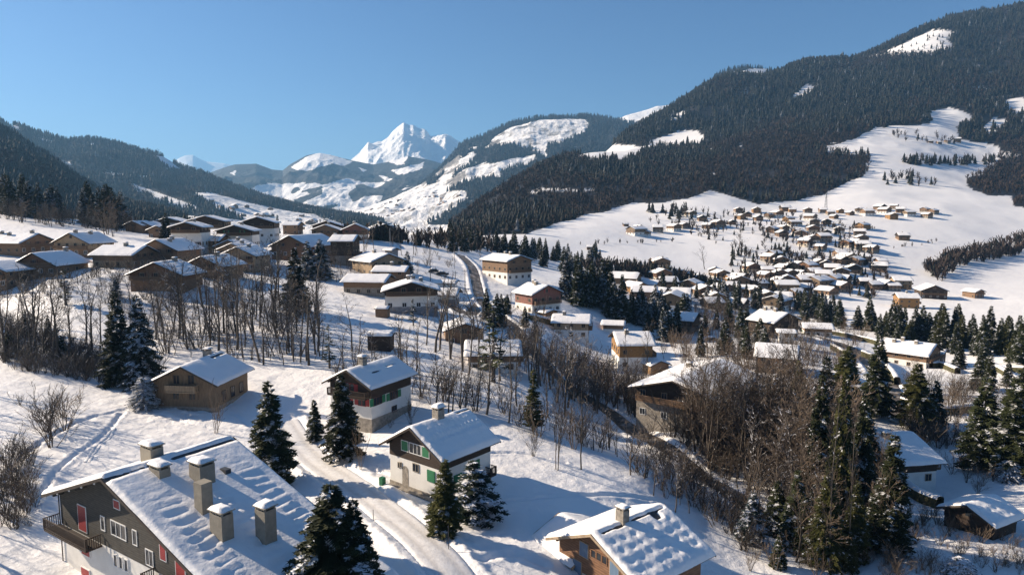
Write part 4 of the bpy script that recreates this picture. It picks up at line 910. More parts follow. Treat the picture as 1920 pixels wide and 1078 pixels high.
for i, (px, py, k, sc, lab) in enumerate([(1235,500,4,1.0,'lone timber barn on the snowfield below the big round bare tree'), (1692,449,2,1.0,'dark barn alone on the open snowfield right of the village'), (1107,468,2,.55,'tiny dark hut half buried in the wide snowfield'), (1173,424,2,.5,'tiny hut left of the upper village'),
     (1795,265,2,1.1,'dark farmhouse on the high clearing under the forest'), (1776,268,0,.8,'left neighbour of the dark farmhouse on the high clearing'), (1745,268,2,.8,'leftmost low barn on the high clearing'), (1760,270,0,.7,'second low barn from the left on the high clearing')]):
    X, Y = hit(px, py, 380, 2000, ground_h); place_kind(k, (X, Y, gz(X, Y)), R(rh.uniform(60, 120)), sc, lab, None)
# far houses down the valley, on the sheets beyond the plateau (too small to show parts)
EXTRA = [('half hidden in the village trees, upper slope', [(1040,255),(930,250),(1000,190),(880,230),(1180,240),(1250,225),(1090,160),(1180,180),(970,165)], 0), ('squeezed into the gaps of the lower village', [(940,440),(1110,462),(1160,480),(1330,440),(840,480),(1190,540),(1340,400)], 0),
 ('at the tree edge below the village', [(600,560),(500,575),(430,540),(560,520),(690,520),(800,530),(880,540),(300,520),(980,545),(1010,580),(1180,575),(940,600)], 0), ('in the wooded gardens nearest the village', [(60,520),(120,560),(240,590),(330,640),(450,620),(560,610),(690,640),(900,640)], 0)]
for where, pts_, _ in EXTRA:
    pts_ = sorted(pts_)
    for i, (x, y) in enumerate(pts_):
        px, py = z7(x, y + 4); X, Y = hit(px, py, 250, 1400)
        if any(math.hypot(X - a, Y - b) < 9 for a, b in HOUSE_XY): X += 8
        HOUSE_XY.append((X, Y)); place_kind(rh.choice([0, 1, 2, 2, 4, 5]), (X, Y, gz(X, Y) - .4), R(rh.uniform(0, 180)), rh.uniform(.8, 1.02), 'small chalet, ' + ORD[i] + ' ' + where, 'chalets of the hillside village')
fm = MB().box(-6, 6, -5, 5, -5, 4); fh = []
def tiny(parent=None):
    o = MB().box(-6, 6, -5, 5, -6, 4).prism([(-6, 4), (6, 4), (0, 7)], -5, 5).build('valley_house', 'wood_brown', None)
    s = MB().prism([(-7, 4.1), (0, 7.6), (0, 7.1), (-7, 3.6)][::-1], -6, 6).prism([(0, 7.6), (7, 4.1), (7, 3.6), (0, 7.1)][::-1], -6, 6).build('roof', 'snow_roof', o); return o
T0 = tiny(); T0.data.materials[0] = MAT['wood_brown']; first = True
def sheet_sampler(sh):
    X, Y, Z, W = sh; qx, qy = proj(X, Y, Z); return qx, qy, X, Y, Z
rt = random.Random(5); FAR = []
for sh, poly, n, where in [(HL2, [(360,372),(480,388),(600,410),(640,425),(560,428),(430,402)], 44, 'on the snowy valley side beyond the plateau'), (HC, [(660,402),(760,372),(860,350),(880,372),(830,402),(780,424),(700,424)], 60, 'on the terraced fields under the cliff mountain')]:
    qx, qy, X, Y, Z = sheet_sampler(sh); m = np.argwhere(inpoly(qx, qy, poly)); 
    for k in range(n):
        i, j = m[rt.randrange(len(m))]
        o = T0 if first else copy_tree(T0, None, (0, 0, 0), 0, None); first = False
        o.location = (X[i, j], Y[i, j], Z[i, j]); o.rotation_euler = (0, 0, rt.uniform(0, 3)); o.scale = (rt.uniform(.9, 1.6),) * 3
        FAR.append((X[i, j] / Y[i, j], where, o))
# ------------------------------------------------------------------ trees
def needle_mat(name, c0, c1, snow_amt):
    t = NT(name); n = t.noise(1.4, 4, .7)
    c = random_tint(t, t.ramp(n, [(0.3, c0), (0.72, c1)]), .3)
    if snow_amt > 0:
        geo = t.n('ShaderNodeNewGeometry'); sx = t.n('ShaderNodeSeparateXYZ'); t.l(geo.outputs['True Normal'], sx.inputs[0])
        up = t.ramp(t.math('ABSOLUTE', sx.outputs['Z']), [(.45, (0,) * 3), (.7, (1,) * 3)])
        cl = t.ramp(t.noise(1.1, 3, .6), [(1 - snow_amt - .06, (0,) * 3), (1 - snow_amt, (1,) * 3)])
        c = t.mix(t.math('MULTIPLY', up, cl), c, (.78, .79, .82))
    t.col(c).rough(.75); t.b.inputs['Specular IOR Level'].default_value = .15; MAT[name] = t.m
needle_mat('needles', (.012, .018, .008), (.050, .056, .021), .38)
needle_mat('needles_snowy', (.012, .019, .013), (.032, .042, .024), .44)
needle_mat('needles_olive', (.022, .028, .008), (.075, .072, .022), .34)
needle_mat('needles_blue', (.016, .030, .028), (.045, .068, .060), .45)
needle_mat('needles_bush', (.010, .016, .008), (.035, .042, .02), .52)
def twig_mat(name, c0, c1, snow):
    t = NT(name); n = t.noise(.8, 4, .7); c = random_tint(t, t.ramp(n, [(.3, c0), (.7, c1)]), .35)
    if snow:
        geo = t.n('ShaderNodeNewGeometry'); sx = t.n('ShaderNodeSeparateXYZ'); t.l(geo.outputs['Normal'], sx.inputs[0])
        f = t.math('MULTIPLY', t.ramp(sx.outputs['Z'], [(.55, (0,) * 3), (.75, (1,) * 3)]), t.ramp(t.noise(1.7, 3), [(1 - snow, (0,) * 3), (1.02 - snow, (1,) * 3)]))
        c = t.mix(f, c, (.78, .79, .82))
    t.col(c).rough(.85); MAT[name] = t.m
twig_mat('twigs', (.060, .049, .040), (.14, .112, .088), .42); twig_mat('twigs_warm', (.070, .053, .040), (.165, .122, .085), .38); twig_mat('twigs_grey', (.05, .043, .038), (.12, .10, .085), .48); twig_mat('trunk_bark', (.06, .048, .038), (.13, .108, .085), .35)
def conifer_mesh(seed, H=12.0, Rr=2.2, z0=.06, step=.24, per=8, twig=.20, fullness=1.65, droop=.42, gap=.03, pw=.82):
    r = random.Random(seed); V = []; F = []; zz = H * z0
    def tri(a, b, c): 
        n = len(V); V.extend((a, b, c)); F.append((n, n + 1, n + 2))
    while zz < H * .985:
        f = (1 - zz / H); rad = Rr * (f ** pw) * (1.0 if zz > H * .16 else .82)
        for k in range(max(3, int(per * (0.55 + .6 * f)))):
            if r.random() < gap: continue
            an = r.uniform(0, 6.2832); L = rad * r.uniform(.68, 1.12) + .12; ca, sa = math.cos(an), math.sin(an); z1 = zz + r.uniform(-.12, .12); up = r.uniform(.05, .25)
            n = max(2, int(L / twig)); prev = None
            for j in range(n + 1):
                s = j / n; rr = L * s; z = z1 + L * (up * s - droop * s * s)
                if prev is not None and j < n:
                    for sd in (-1, 1):
                        tl = (.22 + .30 * (1 - s) * min(1.4, L)) * r.uniform(.7, 1.3) * fullness; w = .085 * r.uniform(.8, 1.4) * fullness + .02
                        ox, oy = -sa * sd, ca * sd
                        bx, by = ca * rr, sa * rr
                        tx = bx + (ox * .8 + ca * .55) * tl; ty = by + (oy * .8 + sa * .55) * tl; tz = z - tl * r.uniform(.15, .5)
                        tri((bx - ca * w, by - sa * w, z + .02), (bx + ca * w, by + sa * w, z - .03), (tx, ty, tz))
                        if s > .25: tri((bx, by, z), (bx + ca * w * 2, by + sa * w * 2, z - .02), (bx + ox * tl * .4, by + oy * tl * .4, z - tl * .75))
                prev = z
            ex, ey = ca * L, sa * L; z = z1 + L * (up - droop)
            tri((ca * L * .72 - sa * .09, sa * L * .72 + ca * .09, z1 + L * (.72 * up - droop * .52)), (ca * L * .72 + sa * .09, sa * L * .72 - ca * .09, z1 + L * (.72 * up - droop * .52)), (ex, ey, z))
        zz += step * (0.75 + .5 * f) * r.uniform(.8, 1.2)
    n = len(V)
    for k in range(3):
        a = k * 2.09; V.append((.05 * math.cos(a), .05 * math.sin(a), H * .95))
    V.append((0, 0, H * 1.01)); F += [(n, n + 1, n + 3), (n + 1, n + 2, n + 3), (n + 2, n, n + 3)]
    return np.array(V), np.array(F)
def conifer_proto(kind, seed, mat, **kw):
    H = kw.get('H', 12.0); root = empty(kind)
    MB().bar((0, 0, -1.2), (0, 0, H * .93), H * .017, 6, .02).build('trunk', 'trunk_bark', root)
    V, F = conifer_mesh(seed, **kw); link('crown', npmesh('crown', V, F, [MAT[mat]]), root); return root
def bare_mesh(seed, H=12.0, kind='slender', levels=3):
    """returns trunk arrays and crown arrays"""
    r = random.Random(seed); T = ([], []); C = ([], [])
    def seg(dst, a, b, ra, rb, n=3):
        V, F = dst; d = b - a
        if d.length < 1e-4: return
        u = d.normalized(); p = u.orthogonal().normalized(); q = u.cross(p); k0 = len(V)
        for c, rr in ((a, ra), (b, rb)):
            for k in range(n):
                an = 6.2832 * k / n; V.append(tuple(c + p * (rr * math.cos(an)) + q * (rr * math.sin(an))))
        for k in range(n): F.append((k0 + k, k0 + (k + 1) % n, k0 + n + (k + 1) % n, k0 + n + k))
    P_ = dict(slender=dict(ang=(.45, .85), n=(14, 19), lenf=.27, up=.30, crown=.28, tr=.014), spreading=dict(ang=(.6, 1.15), n=(7, 9), lenf=.50, up=.10, crown=.22, tr=.017), shrub=dict(ang=(.15, .5), n=(4, 6), lenf=.35, up=.22, crown=.1, tr=.010),
              dense=dict(ang=(.4, .8), n=(11, 15), lenf=.36, up=.26, crown=.22, tr=.013), snag=dict(ang=(.5, .9), n=(9, 13), lenf=.16, up=.2, crown=.5, tr=.013))[kind]
    def grow(dst, a, d, L, ra, lev):
        n = 5 if lev == 0 else (3 if lev < levels else 2); pts_ = [a]; dd = d.copy()
        for k in range(n):
            dd = (dd + Vector((r.gauss(0, .07), r.gauss(0, .07), 0)) * (1 + lev) + Vector((0, 0, P_['up'] * .22 * (lev > 0)))).normalized(); pts_.append(pts_[-1] + dd * (L / n))
        for k in range(n):
            r0 = ra * (1 - .82 * k / n); r1 = ra * (1 - .82 * (k + 1) / n)
            seg(dst, pts_[k], pts_[k + 1], max(r0, .016), max(r1, .012), 5 if lev == 0 else 3)
        if lev >= levels: return
        m = r.randint(*P_['n']) if lev == 0 else r.randint(4, 6) if lev == 1 else r.randint(3, 5)
        lo = P_['crown'] if lev == 0 else .2
        for k in range(m):
            s = lo + (1 - lo) * (k + r.random()) / m; s = min(s, .99); i = min(n - 1, int(s * n)); p = pts_[i].lerp(pts_[i + 1], s * n - i)
            ax = (pts_[i + 1] - pts_[i]).normalized(); th = r.uniform(*P_['ang']); o = ax.orthogonal().normalized(); o.rotate(Matrix.Rotation(r.uniform(0, 6.28), 3, ax)) 
            nd = (ax * math.cos(th) + o * math.sin(th)).normalized()
            Lc = L * (P_['lenf'] if lev == 0 else .48) * r.uniform(.65, 1.2) * (1.15 - .55 * s)
            grow(C, p, nd, Lc, ra * (.42 if lev == 0 else .5) * (1.05 - .6 * s), lev + 1)
    if kind == 'shrub':
        for k in range(r.randint(7, 11)):
            an = r.uniform(0, 6.28); q = r.uniform(.05, .38); grow(T, Vector((.25 * math.cos(an) * r.random(), .25 * math.sin(an) * r.random(), -.3)), Vector((math.cos(an) * q, math.sin(an) * q, 1)).normalized(), H * r.uniform(.6, 1), H * .0085, 1)
    elif kind == 'dense' and seed % 2:
        for k in range(3):
            an = k * 2.1 + r.random(); grow(T, Vector((.3 * math.cos(an), .3 * math.sin(an), -.6)), Vector((math.cos(an) * .13, math.sin(an) * .13, 1)).normalized(), H * r.uniform(.85, 1), H * P_['tr'] * .75, 0)
    else: grow(T, Vector((0, 0, -.6)), Vector((r.gauss(0, .04), r.gauss(0, .04), 1)).normalized(), H, H * P_['tr'], 0)
    return T, C
def bare_proto(name, seed, mat, H=12.0, kind='slender', levels=3):
    root = empty(name); T, C = bare_mesh(seed, H, kind, levels)
    if C[0]:
        link('trunk', npmesh('trunk', np.array(T[0]), np.array(T[1]), [MAT['trunk_bark' if kind != 'shrub' else mat]], True), root); link('crown', npmesh('crown', np.array(C[0]), np.array(C[1]), [MAT[mat]]), root)
    return root
# ---- prototypes (all 12 m tall unless noted; placed copies are scaled)
CP = {}
for i in range(4): CP['g%d' % i] = conifer_proto('spruce', 20 + i, 'needles', Rr=(2.5, 3.0, 2.2, 2.7)[i], gap=.05)
for i in range(2): CP['s%d' % i] = conifer_proto('spruce', 40 + i, 'needles_snowy', Rr=(2.7, 3.2)[i], per=7, gap=.08)
for i in range(2): CP['o%d' % i] = conifer_proto('spruce', 50 + i, 'needles_olive', Rr=(2.7, 3.4)[i], gap=.06)
CP['b0'] = conifer_proto('blue_spruce', 60, 'needles_blue', Rr=3.0, gap=.08)
CP['big'] = conifer_proto('spruce', 70, 'needles', Rr=3.7, step=.17, per=9, twig=.15, fullness=1.2, gap=.02); CP['big2'] = conifer_proto('spruce', 71, 'needles', Rr=3.0, step=.17, per=8, twig=.15, fullness=1.2, gap=.02)
CP['bush'] = conifer_proto('yew_bush', 72, 'needles_bush', Rr=6.0, pw=.42, z0=.02, step=.3, per=11, twig=.22, fullness=1.5, droop=.3, gap=.05)
CP['thin'] = conifer_proto('spruce', 73, 'needles', Rr=1.5, z0=.2, step=.5, per=4, gap=.3)
CP['ivy'] = conifer_proto('ivy_tree', 74, 'needles_olive', Rr=1.4, z0=.1, step=.25, per=8, fullness=1.3, droop=.1, gap=.1)
BP = {}
for i in range(5): BP['sl%d' % i] = bare_proto('bare_tree', 100 + i, ('twigs', 'twigs_grey', 'twigs')[i % 3], kind='slender')
for i in range(4): BP['dn%d' % i] = bare_proto('bare_tree', 120 + i, ('twigs', 'twigs_warm')[i % 2], kind='dense')
for i in range(3): BP['sn%d' % i] = bare_proto('bare_tree', 140 + i, 'twigs', kind='snag')
for i in range(2): BP['sp%d' % i] = bare_proto('bare_tree', 150 + i, 'twigs_grey', kind='spreading', levels=4)
for i in range(4): BP['sh%d' % i] = bare_proto('bare_shrub', 160 + i, ('twigs_warm', 'twigs')[i % 2], kind='shrub', H=5.0)
BP['wm0'] = bare_proto('bare_tree', 170, 'twigs_warm', kind='dense'); BP['wm1'] = bare_proto('bare_tree', 171, 'twigs_warm', kind='dense')
BH = {k: (5.0 if k.startswith('sh') else 12.0) for k in BP}
used = set(); tr = random.Random(77); TREE_N = {'c': 0, 'b': 0}
def put(key, x, y, H, label, cat, group=None, wide=1.0, rz=None):
    lib = CP if key in CP else BP; h0 = 12.0 if key in CP else BH[key]; s = H / h0
    z = gz(x, y); rz = tr.uniform(0, 6.28) if rz is None else rz
    if key in used: o = copy_tree(lib[key], None, (x, y, z), rz, (s * wide, s * wide, s))
    else: o = lib[key]; used.add(key); o.location = (x, y, z); o.rotation_euler = (0, 0, rz); o.scale = (s * wide, s * wide, s)
    tag(o, label, cat, group); TREE_N['c' if key in CP else 'b'] += 1; return o
def put_px(key, px, py, top, label, cat='spruce', wide=1.0, width=None, group=None):
    """base at photo (px,py), crown top at photo row `top`, optional crown width in photo pixels"""
    X, Y = hit(px, py, 18, 1500, ground_h)
    a_, t_ = ray(px, top); H = CAMZ + t_ * Y - gz(X, Y)
    if width:
        lib = CP if key in CP else BP; ws = WID.get(key)
        if ws is None:
            ws = max(max(abs(v.co.x) for v in c.data.vertices) * 2 for c in lib[key].children if c.name.startswith('crown')); WID[key] = ws
        wide = (width / FPX * Y * 1.03) / (ws * H / (12.0 if key in CP else BH[key]))
    return put(key, X, Y, H, label, cat, group, wide)
WID = {}
SP = [ # key, base x, base y, top y, width, label
 ('big',628,1195,903,225,'large dark spruce at the bottom centre beside the lane'),('big2',668,1180,930,130,'shorter spruce leaning against the large spruce at the bottom centre'),
 ('g0',510,905,712,95,'broad green spruce standing between the chimneyed block and the lane'),('g1',643,858,698,74,'tall spruce in front of the white chalet with red shutters'),('g2',591,826,748,34,'small slim spruce left of the tall spruce by the lane'),
 ('o0',835,996,860,76,'olive spruce at the corner of the green shuttered chalet'),('s0',888,968,862,118,'snow laden spruce hiding the right wall of the green shuttered chalet'),
 ('g3',225,722,545,70,'dark spruce, left of the pair behind the left snowfield'),('s1',265,726,548,75,'dark spruce, right of the pair behind the left snowfield'),('g0',555,588,463,58,'tall symmetrical spruce on the open slope below the great barn'),
 ('s0',578,522,450,40,'snowy spruce, left of the twin right of the great barn'),('s1',602,524,447,48,'snowy spruce, right of the twin right of the great barn'),('thin',925,716,562,64,'gaunt spruce covering the half hidden chalet by the road'),
 ('ivy',1000,808,690,40,'ivy clad tree standing alone among bare trunks by the field edge'),('thin',618,690,608,30,'slim small fir on the slope above the white chalet'),('thin',123,572,504,26,'slim dark fir below the left hamlet'),
 ('b0',1409,1018,922,60,'bluish young spruce at the edge of the lower thicket'),('g2',1665,1035,812,84,'tall spruce in front of the dark chalet at the right'),('g3',1640,1030,900,60,'lower spruce left of the tall one before the dark chalet'),('o1',1715,800,680,78,'broad olive spruce beside the hedged road'),
 ('g2',1752,800,712,42,'slender dark spruce touching the olive one by the hedged road'),('g0',1838,880,706,86,'tall dark spruce, left of the pair at the right edge'),('g1',1900,890,690,100,'tall dark spruce, right of the pair at the right edge'),
 ('o0',1589,716,648,46,'green spruce in front of the upper hedged road'),('g3',1424,644,596,34,'small spruce before the dark gabled chalet'),('s1',217,560,520,22,'little dark fir in the left hamlet garden'),('thin',775,610,560,20,'thin leafless looking fir before the dark gabled white chalet'),
 ('g1',312,452,398,24,'dark spruce between the brown cabins and the tall white block'),('g3',521,438,402,18,'pointed spruce on the plateau skyline'),('s0',764,512,470,24,'snowy spruce beside the wooden chalet above the farm lane'),('g2',844,452,410,18,'lone spruce rising on the skyline beyond the plateau trees'),
 ('g0',1530,965,700,70,'tallest green spruce in the right thicket, left of its row'),('o0',1572,985,690,64,'tall green spruce second in the row of the right thicket'),('g1',1610,960,735,60,'dark spruce at the right side of the right thicket'),('g3',1490,1030,880,64,'spruce low in the right thicket near the picture bottom'),
 ('o1',1545,1060,880,80,'olive spruce at the foot of the right thicket'),('g2',1455,1000,900,54,'small spruce at the left foot of the right thicket'),('o0',1600,1050,900,60,'olive spruce beside the two pale birches'),
 ('g2',1838,1078,985,1,'x')]
for k_, bx, by, ty, wd_, lab in SP[:-1]: put_px(k_, bx, by, ty, lab, 'spruce', width=wd_ * 1.22)
put_px('bush', 272, 765, 706, 'round snow covered bush at the left corner of the weathered wooden chalet', 'bush', width=72)
put_px('bush', 1800, 1082, 1045, 'low snowy evergreen bush at the bottom right', 'bush', width=90); put_px('bush', 1890, 900, 862, 'snow dusted evergreen bush behind the log cabin', 'bush', width=70)
FC = {'c': [], 'b': []}
_ONE = ['', 'first', 'second', 'third', 'fourth', 'fifth', 'sixth', 'seventh', 'eighth', 'ninth', 'tenth', 'eleventh', 'twelfth', 'thirteenth', 'fourteenth', 'fifteenth', 'sixteenth', 'seventeenth', 'eighteenth', 'nineteenth']
_TEN = ['', '', 'twenty', 'thirty', 'forty', 'fifty', 'sixty', 'seventy']
def ordinal(k, n):
    if k == 1: return 'leftmost'
    if k == n: return 'rightmost'
    side = 'left'
    if k > n / 2: k = n - k + 1; side = 'right'
    w = _ONE[k] if k < 20 else (_TEN[k // 10][:-1] + 'ieth' if k % 10 == 0 else _TEN[k // 10] + '-' + _ONE[k % 10])
    return w + ' from ' + side
def cluster(poly, n, keys, Hr, label, cat, group, y0=18, y1=1500, wide=(.95, 1.4), seed=0, mind=1.5):
    r = random.Random(seed + n); xs = [p[0] for p in poly]; ys = [p[1] for p in poly]; pl = []; tries = 0; made = []
    while len(pl) < n and tries < n * 40:
        tries += 1; px, py = r.uniform(min(xs), max(xs)), r.uniform(min(ys), max(ys))
        if not bool(inpoly(np.array([px]), np.array([py]), poly)[0]): continue
        X, Y = hit(px, py, y0, y1)
        if any((X - a) ** 2 + (Y - b) ** 2 < mind * mind for a, b in pl): continue
        if any(math.hypot(X - h[0], Y - h[1]) < h[2] for h in HOUSES): continue
        if min(float(pdist(np.array([X]), np.array([Y]), rd[0][::3])[0]) for rd in ROADS.values()) < 2.5: continue
        pl.append((X, Y)); o = put(r.choice(keys), X, Y, r.uniform(*Hr), label, cat, group, r.uniform(*wide)); made.append((X / Y, o))
    made.sort(key=lambda q: q[0])
    for k, (q, o) in enumerate(made): o['label'] = label + ', ' + ordinal(k + 1, len(made))
for wh in sorted(set(f[1] for f in FAR)):
    fl = sorted([f for f in FAR if f[1] == wh], key=lambda q: q[0])
    for k, (q, wh_, o) in enumerate(fl): tag(o, 'tiny house ' + wh + ', ' + ordinal(k + 1, len(fl)), 'house', 'distant houses ' + wh)
HOUSES = []
for o in list(COL.objects):
    if o.type == 'EMPTY' and o.parent is None and o.get('category') == 'house' and o.location.y < 420:
        ww = [c for c in o.children if c.name.startswith('wall')]
        if ww: bb = ww[0].data.vertices; HOUSES.append((o.location.x, o.location.y, max(max(abs(v.co.x) for v in bb), max(abs(v.co.y) for v in bb)) * 1.08))
G, SN, OL = ['g0', 'g1', 'g2', 'g3'], ['s0', 's1', 'g1'], ['o0', 'o1', 'g0', 'g2']
SL = ['sl%d' % i for i in range(5)]; DN = ['dn%d' % i for i in range(4)]; SG = ['sn%d' % i for i in range(3)]; SH = ['sh%d' % i for i in range(4)]; WM = ['wm0', 'wm1', 'dn1', 'dn3']
CC = [ # conifers: polygon of the feet, count, kinds, heights, label, group
 ([(-10,402),(60,408),(140,420),(250,436),(250,424),(0,392)], 34, G + SN, (12, 19), 'dark spruce in the line of woods above the left hamlet', 'spruces above the left hamlet', 230, 325),
 ([(1060,555),(1130,560),(1215,615),(1180,620),(1120,585),(1060,572)], 26, G + SN, (11, 17), 'dark spruce in the clump behind the reddish chalet', 'spruces behind the reddish chalet', 100, 400),
 ([(1215,585),(1290,600),(1290,640),(1240,650),(1200,620)], 18, SN + G, (8, 13), 'snow dusted spruce in the shaded wooded middle', 'spruces of the shaded wooded middle', 100, 400),
 ([(1130,545),(1400,548),(1460,585),(1380,600),(1250,570)], 20, G + SN, (7, 12), 'spruce between the snowed in roofs', 'spruces between the snowed in roofs', 150, 420),
 ([(1440,570),(1580,585),(1590,620),(1500,612)], 16, G, (9, 14), 'spruce in the row behind the dark gabled chalet', 'spruces behind the dark gabled chalet', 150, 420),
 ([(1600,615),(1920,650),(1920,690),(1800,665),(1640,632)], 46, G + OL, (8, 15), 'spruce in the long row between the flat field and the hedged gardens', 'spruces along the flat field', 150, 420),
 ([(1790,690),(1920,700),(1920,760),(1830,740)], 8, G + OL, (6, 10), 'dark spruce beyond the clipped hedges', 'spruces beyond the hedges', 120, 300),
 ([(985,472),(1130,490),(1120,520),(1000,500),(940,478)], 26, G + SN, (9, 15), 'spruce in the belt behind the tall chalet with stacked balconies', 'spruces behind the stacked balconies', 250, 560),
 ([(830,452),(930,466),(960,482),(850,474)], 12, G, (8, 14), 'dark spruce among bare trees at the head of the road', 'spruces at the head of the road', 250, 560),
 ([(1480,800),(1640,760),(1650,900),(1500,960)], 9, G + OL, (10, 16), 'green spruce inside the bare thicket at the right', 'spruces in the right thicket', 60, 250),
 ([(1440,1010),(1620,985),(1650,1075),(1460,1075)], 9, G + OL, (3.5, 7), 'young spruce at the foot of the right thicket', 'young spruces at the foot of the thicket', 40, 150),
 ([(0,590),(60,600),(180,690),(0,680)], 5, G, (3, 6), 'dark little spruce behind the left bushes', 'little spruces behind the left bushes', 90, 200),
 ([(1290,610),(1420,600),(1440,680),(1300,670)], 12, G + SN, (7, 12), 'spruce among the gardens right of the birches', 'spruces right of the birches', 120, 330),
 ([(900,560),(960,590),(1010,640),(960,640),(900,600)], 6, G, (5, 9), 'spruce on the verge of the road bend', 'spruces on the verge of the road', 120, 260),
 ([(1250,545),(1330,520),(1430,530),(1350,550)], 8, G, (6, 10), 'small spruce at the near edge of the village', 'small spruces at the village edge', 300, 560),
]
for c in CC: cluster(c[0], c[1], c[2], c[3], c[4], 'spruce', c[5], c[6], c[7], seed=3)
BB = [
 ([(0,600),(200,640),(210,700),(0,680)], 22, SL + SG, (10, 16), 'bare tree in the dark row behind the left snowfield', 'bare trees behind the left snowfield', 90, 220, 'bare tree'),
 ([(280,620),(600,600),(600,690),(480,690),(300,660)], 50, SL + SG, (10, 16), 'slender bare tree on the slope behind the wooden chalet', 'slender bare trees behind the wooden chalet', 90, 220, 'bare tree'),
 ([(380,560),(520,550),(540,610),(380,610)], 14, SL, (12, 17), 'slender bare tree below the light timber chalets', 'bare trees below the light timber chalets', 120, 240, 'bare tree'),
 ([(620,700),(780,690),(790,740),(960,770),(960,800),(780,770)], 20, SL + SG, (7, 12), 'thin bare tree between the two white chalets and the slope', 'thin bare trees above the white chalets', 70, 160, 'bare tree'),
 ([(780,640),(860,690),(1000,790),(1100,800),(1060,740),(900,660)], 26, SL + SG, (10, 16), 'bare tree in the row on the bank left of the road', 'bare trees left of the road', 70, 200, 'bare tree'),
 ([(960,790),(1180,850),(1320,960),(1290,985),(1150,880),(960,815)], 24, SG + SH + SL, (3.5, 7), 'thin bare sapling along the edge of the white field', 'bare saplings along the white field', 50, 140, 'bare tree'),
 ([(1040,690),(1200,760),(1210,800),(1120,770)], 12, SL + DN, (6, 11), 'bare tree beside the middle of the road', 'bare trees beside the road', 90, 200, 'bare tree'),
 ([(1230,790),(1520,760),(1600,900),(1480,980),(1330,900)], 56, WM + DN + SL + SL, (10, 16), 'bare tree in the dense brown thicket at the right', 'bare trees of the right thicket', 60, 200, 'bare tree'),
 ([(1390,930),(1640,880),(1660,1070),(1420,1060)], 20, WM + SL, (7, 12), 'bare tree in the lower part of the right thicket', 'bare trees of the lower right thicket', 45, 140, 'bare tree'),
 ([(1290,835),(1480,800),(1500,860),(1330,885)], 20, DN + WM, (12, 17), 'tall bare tree screening the large stone and timber chalet', 'tall bare trees before the stone chalet', 60, 220, 'bare tree'),
 ([(1250,650),(1420,640),(1440,700),(1270,690)], 10, WM, (5, 9), 'warm brown bare tree behind the large stone and timber chalet', 'bare trees behind the stone chalet', 120, 260, 'bare tree'),
 ([(1250,600),(1360,590),(1370,640),(1270,640)], 8, WM, (8, 12), 'reddish brown birch in the wooded middle', 'birches of the wooded middle', 150, 320, 'bare tree'),
 ([(650,470),(860,455),(950,480),(860,500),(700,480)], 14, DN + SL, (7, 12), 'bare tree on the plateau rim left of the road head', 'bare trees on the plateau rim', 200, 480, 'bare tree'),
 ([(560,480),(700,490),(700,520),(600,520)], 6, WM, (5, 8), 'warm brown bare tree near the great barn', 'bare trees near the great barn', 150, 330, 'bare tree'),
 ([(1640,720),(1820,760),(1840,830),(1700,830)], 12, WM + DN, (4, 8), 'bare tree around the olive spruce by the hedged road', 'bare trees by the hedged road', 80, 230, 'bare tree'),
]
for c in BB: cluster(c[0], c[1], c[2], c[3], c[4], c[8], c[5], c[6], c[7], seed=5)
BO = [('dn1',40,418,372,40,'brown leafless tree at the left end of the woods above the hamlet'),('dn3',95,425,378,34,'brown leafless tree left of the dark pine group above the hamlet'),('sp0',660,658,562,100,'wide crowned orchard tree alone on the central slope'),('sp1',595,560,520,30,'small forked fruit tree right of the symmetrical spruce'),('dn1',200,440,368,52,'broad brown tree before the woods of the left hamlet'),('dn3',212,444,380,40,'second brown tree before the woods of the left hamlet'),
 ('sh0',405,812,722,52,'tall brown shrub in front of the wooden chalet corner'),('sh1',770,795,740,30,'bare shrub behind the green shuttered chalet'),('sh2',676,880,790,34,'bare shrub right of the tall spruce by the lane'),('sh0',745,880,840,22,'small bush by the arched doorway'),
 ('dn0',1090,880,700,60,'large twisted bare tree above the edge of the white field'),('dn1',1045,880,690,58,'tall bare tree left of the twisted one'),('sl1',1215,700,600,40,'tall bare tree before the timber and white chalet'),('dn2',1322,505,460,46,'big round bare tree on the wide snowfield'),
 ('dn0',1385,470,430,34,'bare tree group head beside the village lane'),('sh3',38,758,735,26,'small round shrub on the left snowfield'),('sl2',1590,1070,760,50,'pale birch stem in front of the thicket spruces'),('sl3',1555,1070,740,46,'second pale birch stem in front of the thicket spruces'),
 ('dn2',1180,720,610,46,'bare tree in the garden above the road bend'),('sl0',1480,690,560,20,'pale birch before the dark gabled chalet'),('sl4',1655,1000,880,30,'small bare tree beside the tall right spruce'),('sh1',1000,855,800,40,'clump of bare stems at the corner of the white field')]
for k_, bx, by, ty, wd_, lab in BO: put_px(k_, bx, by, ty, lab, 'bare tree' if k_[:2] != 'sh' else 'shrub', width=wd_)
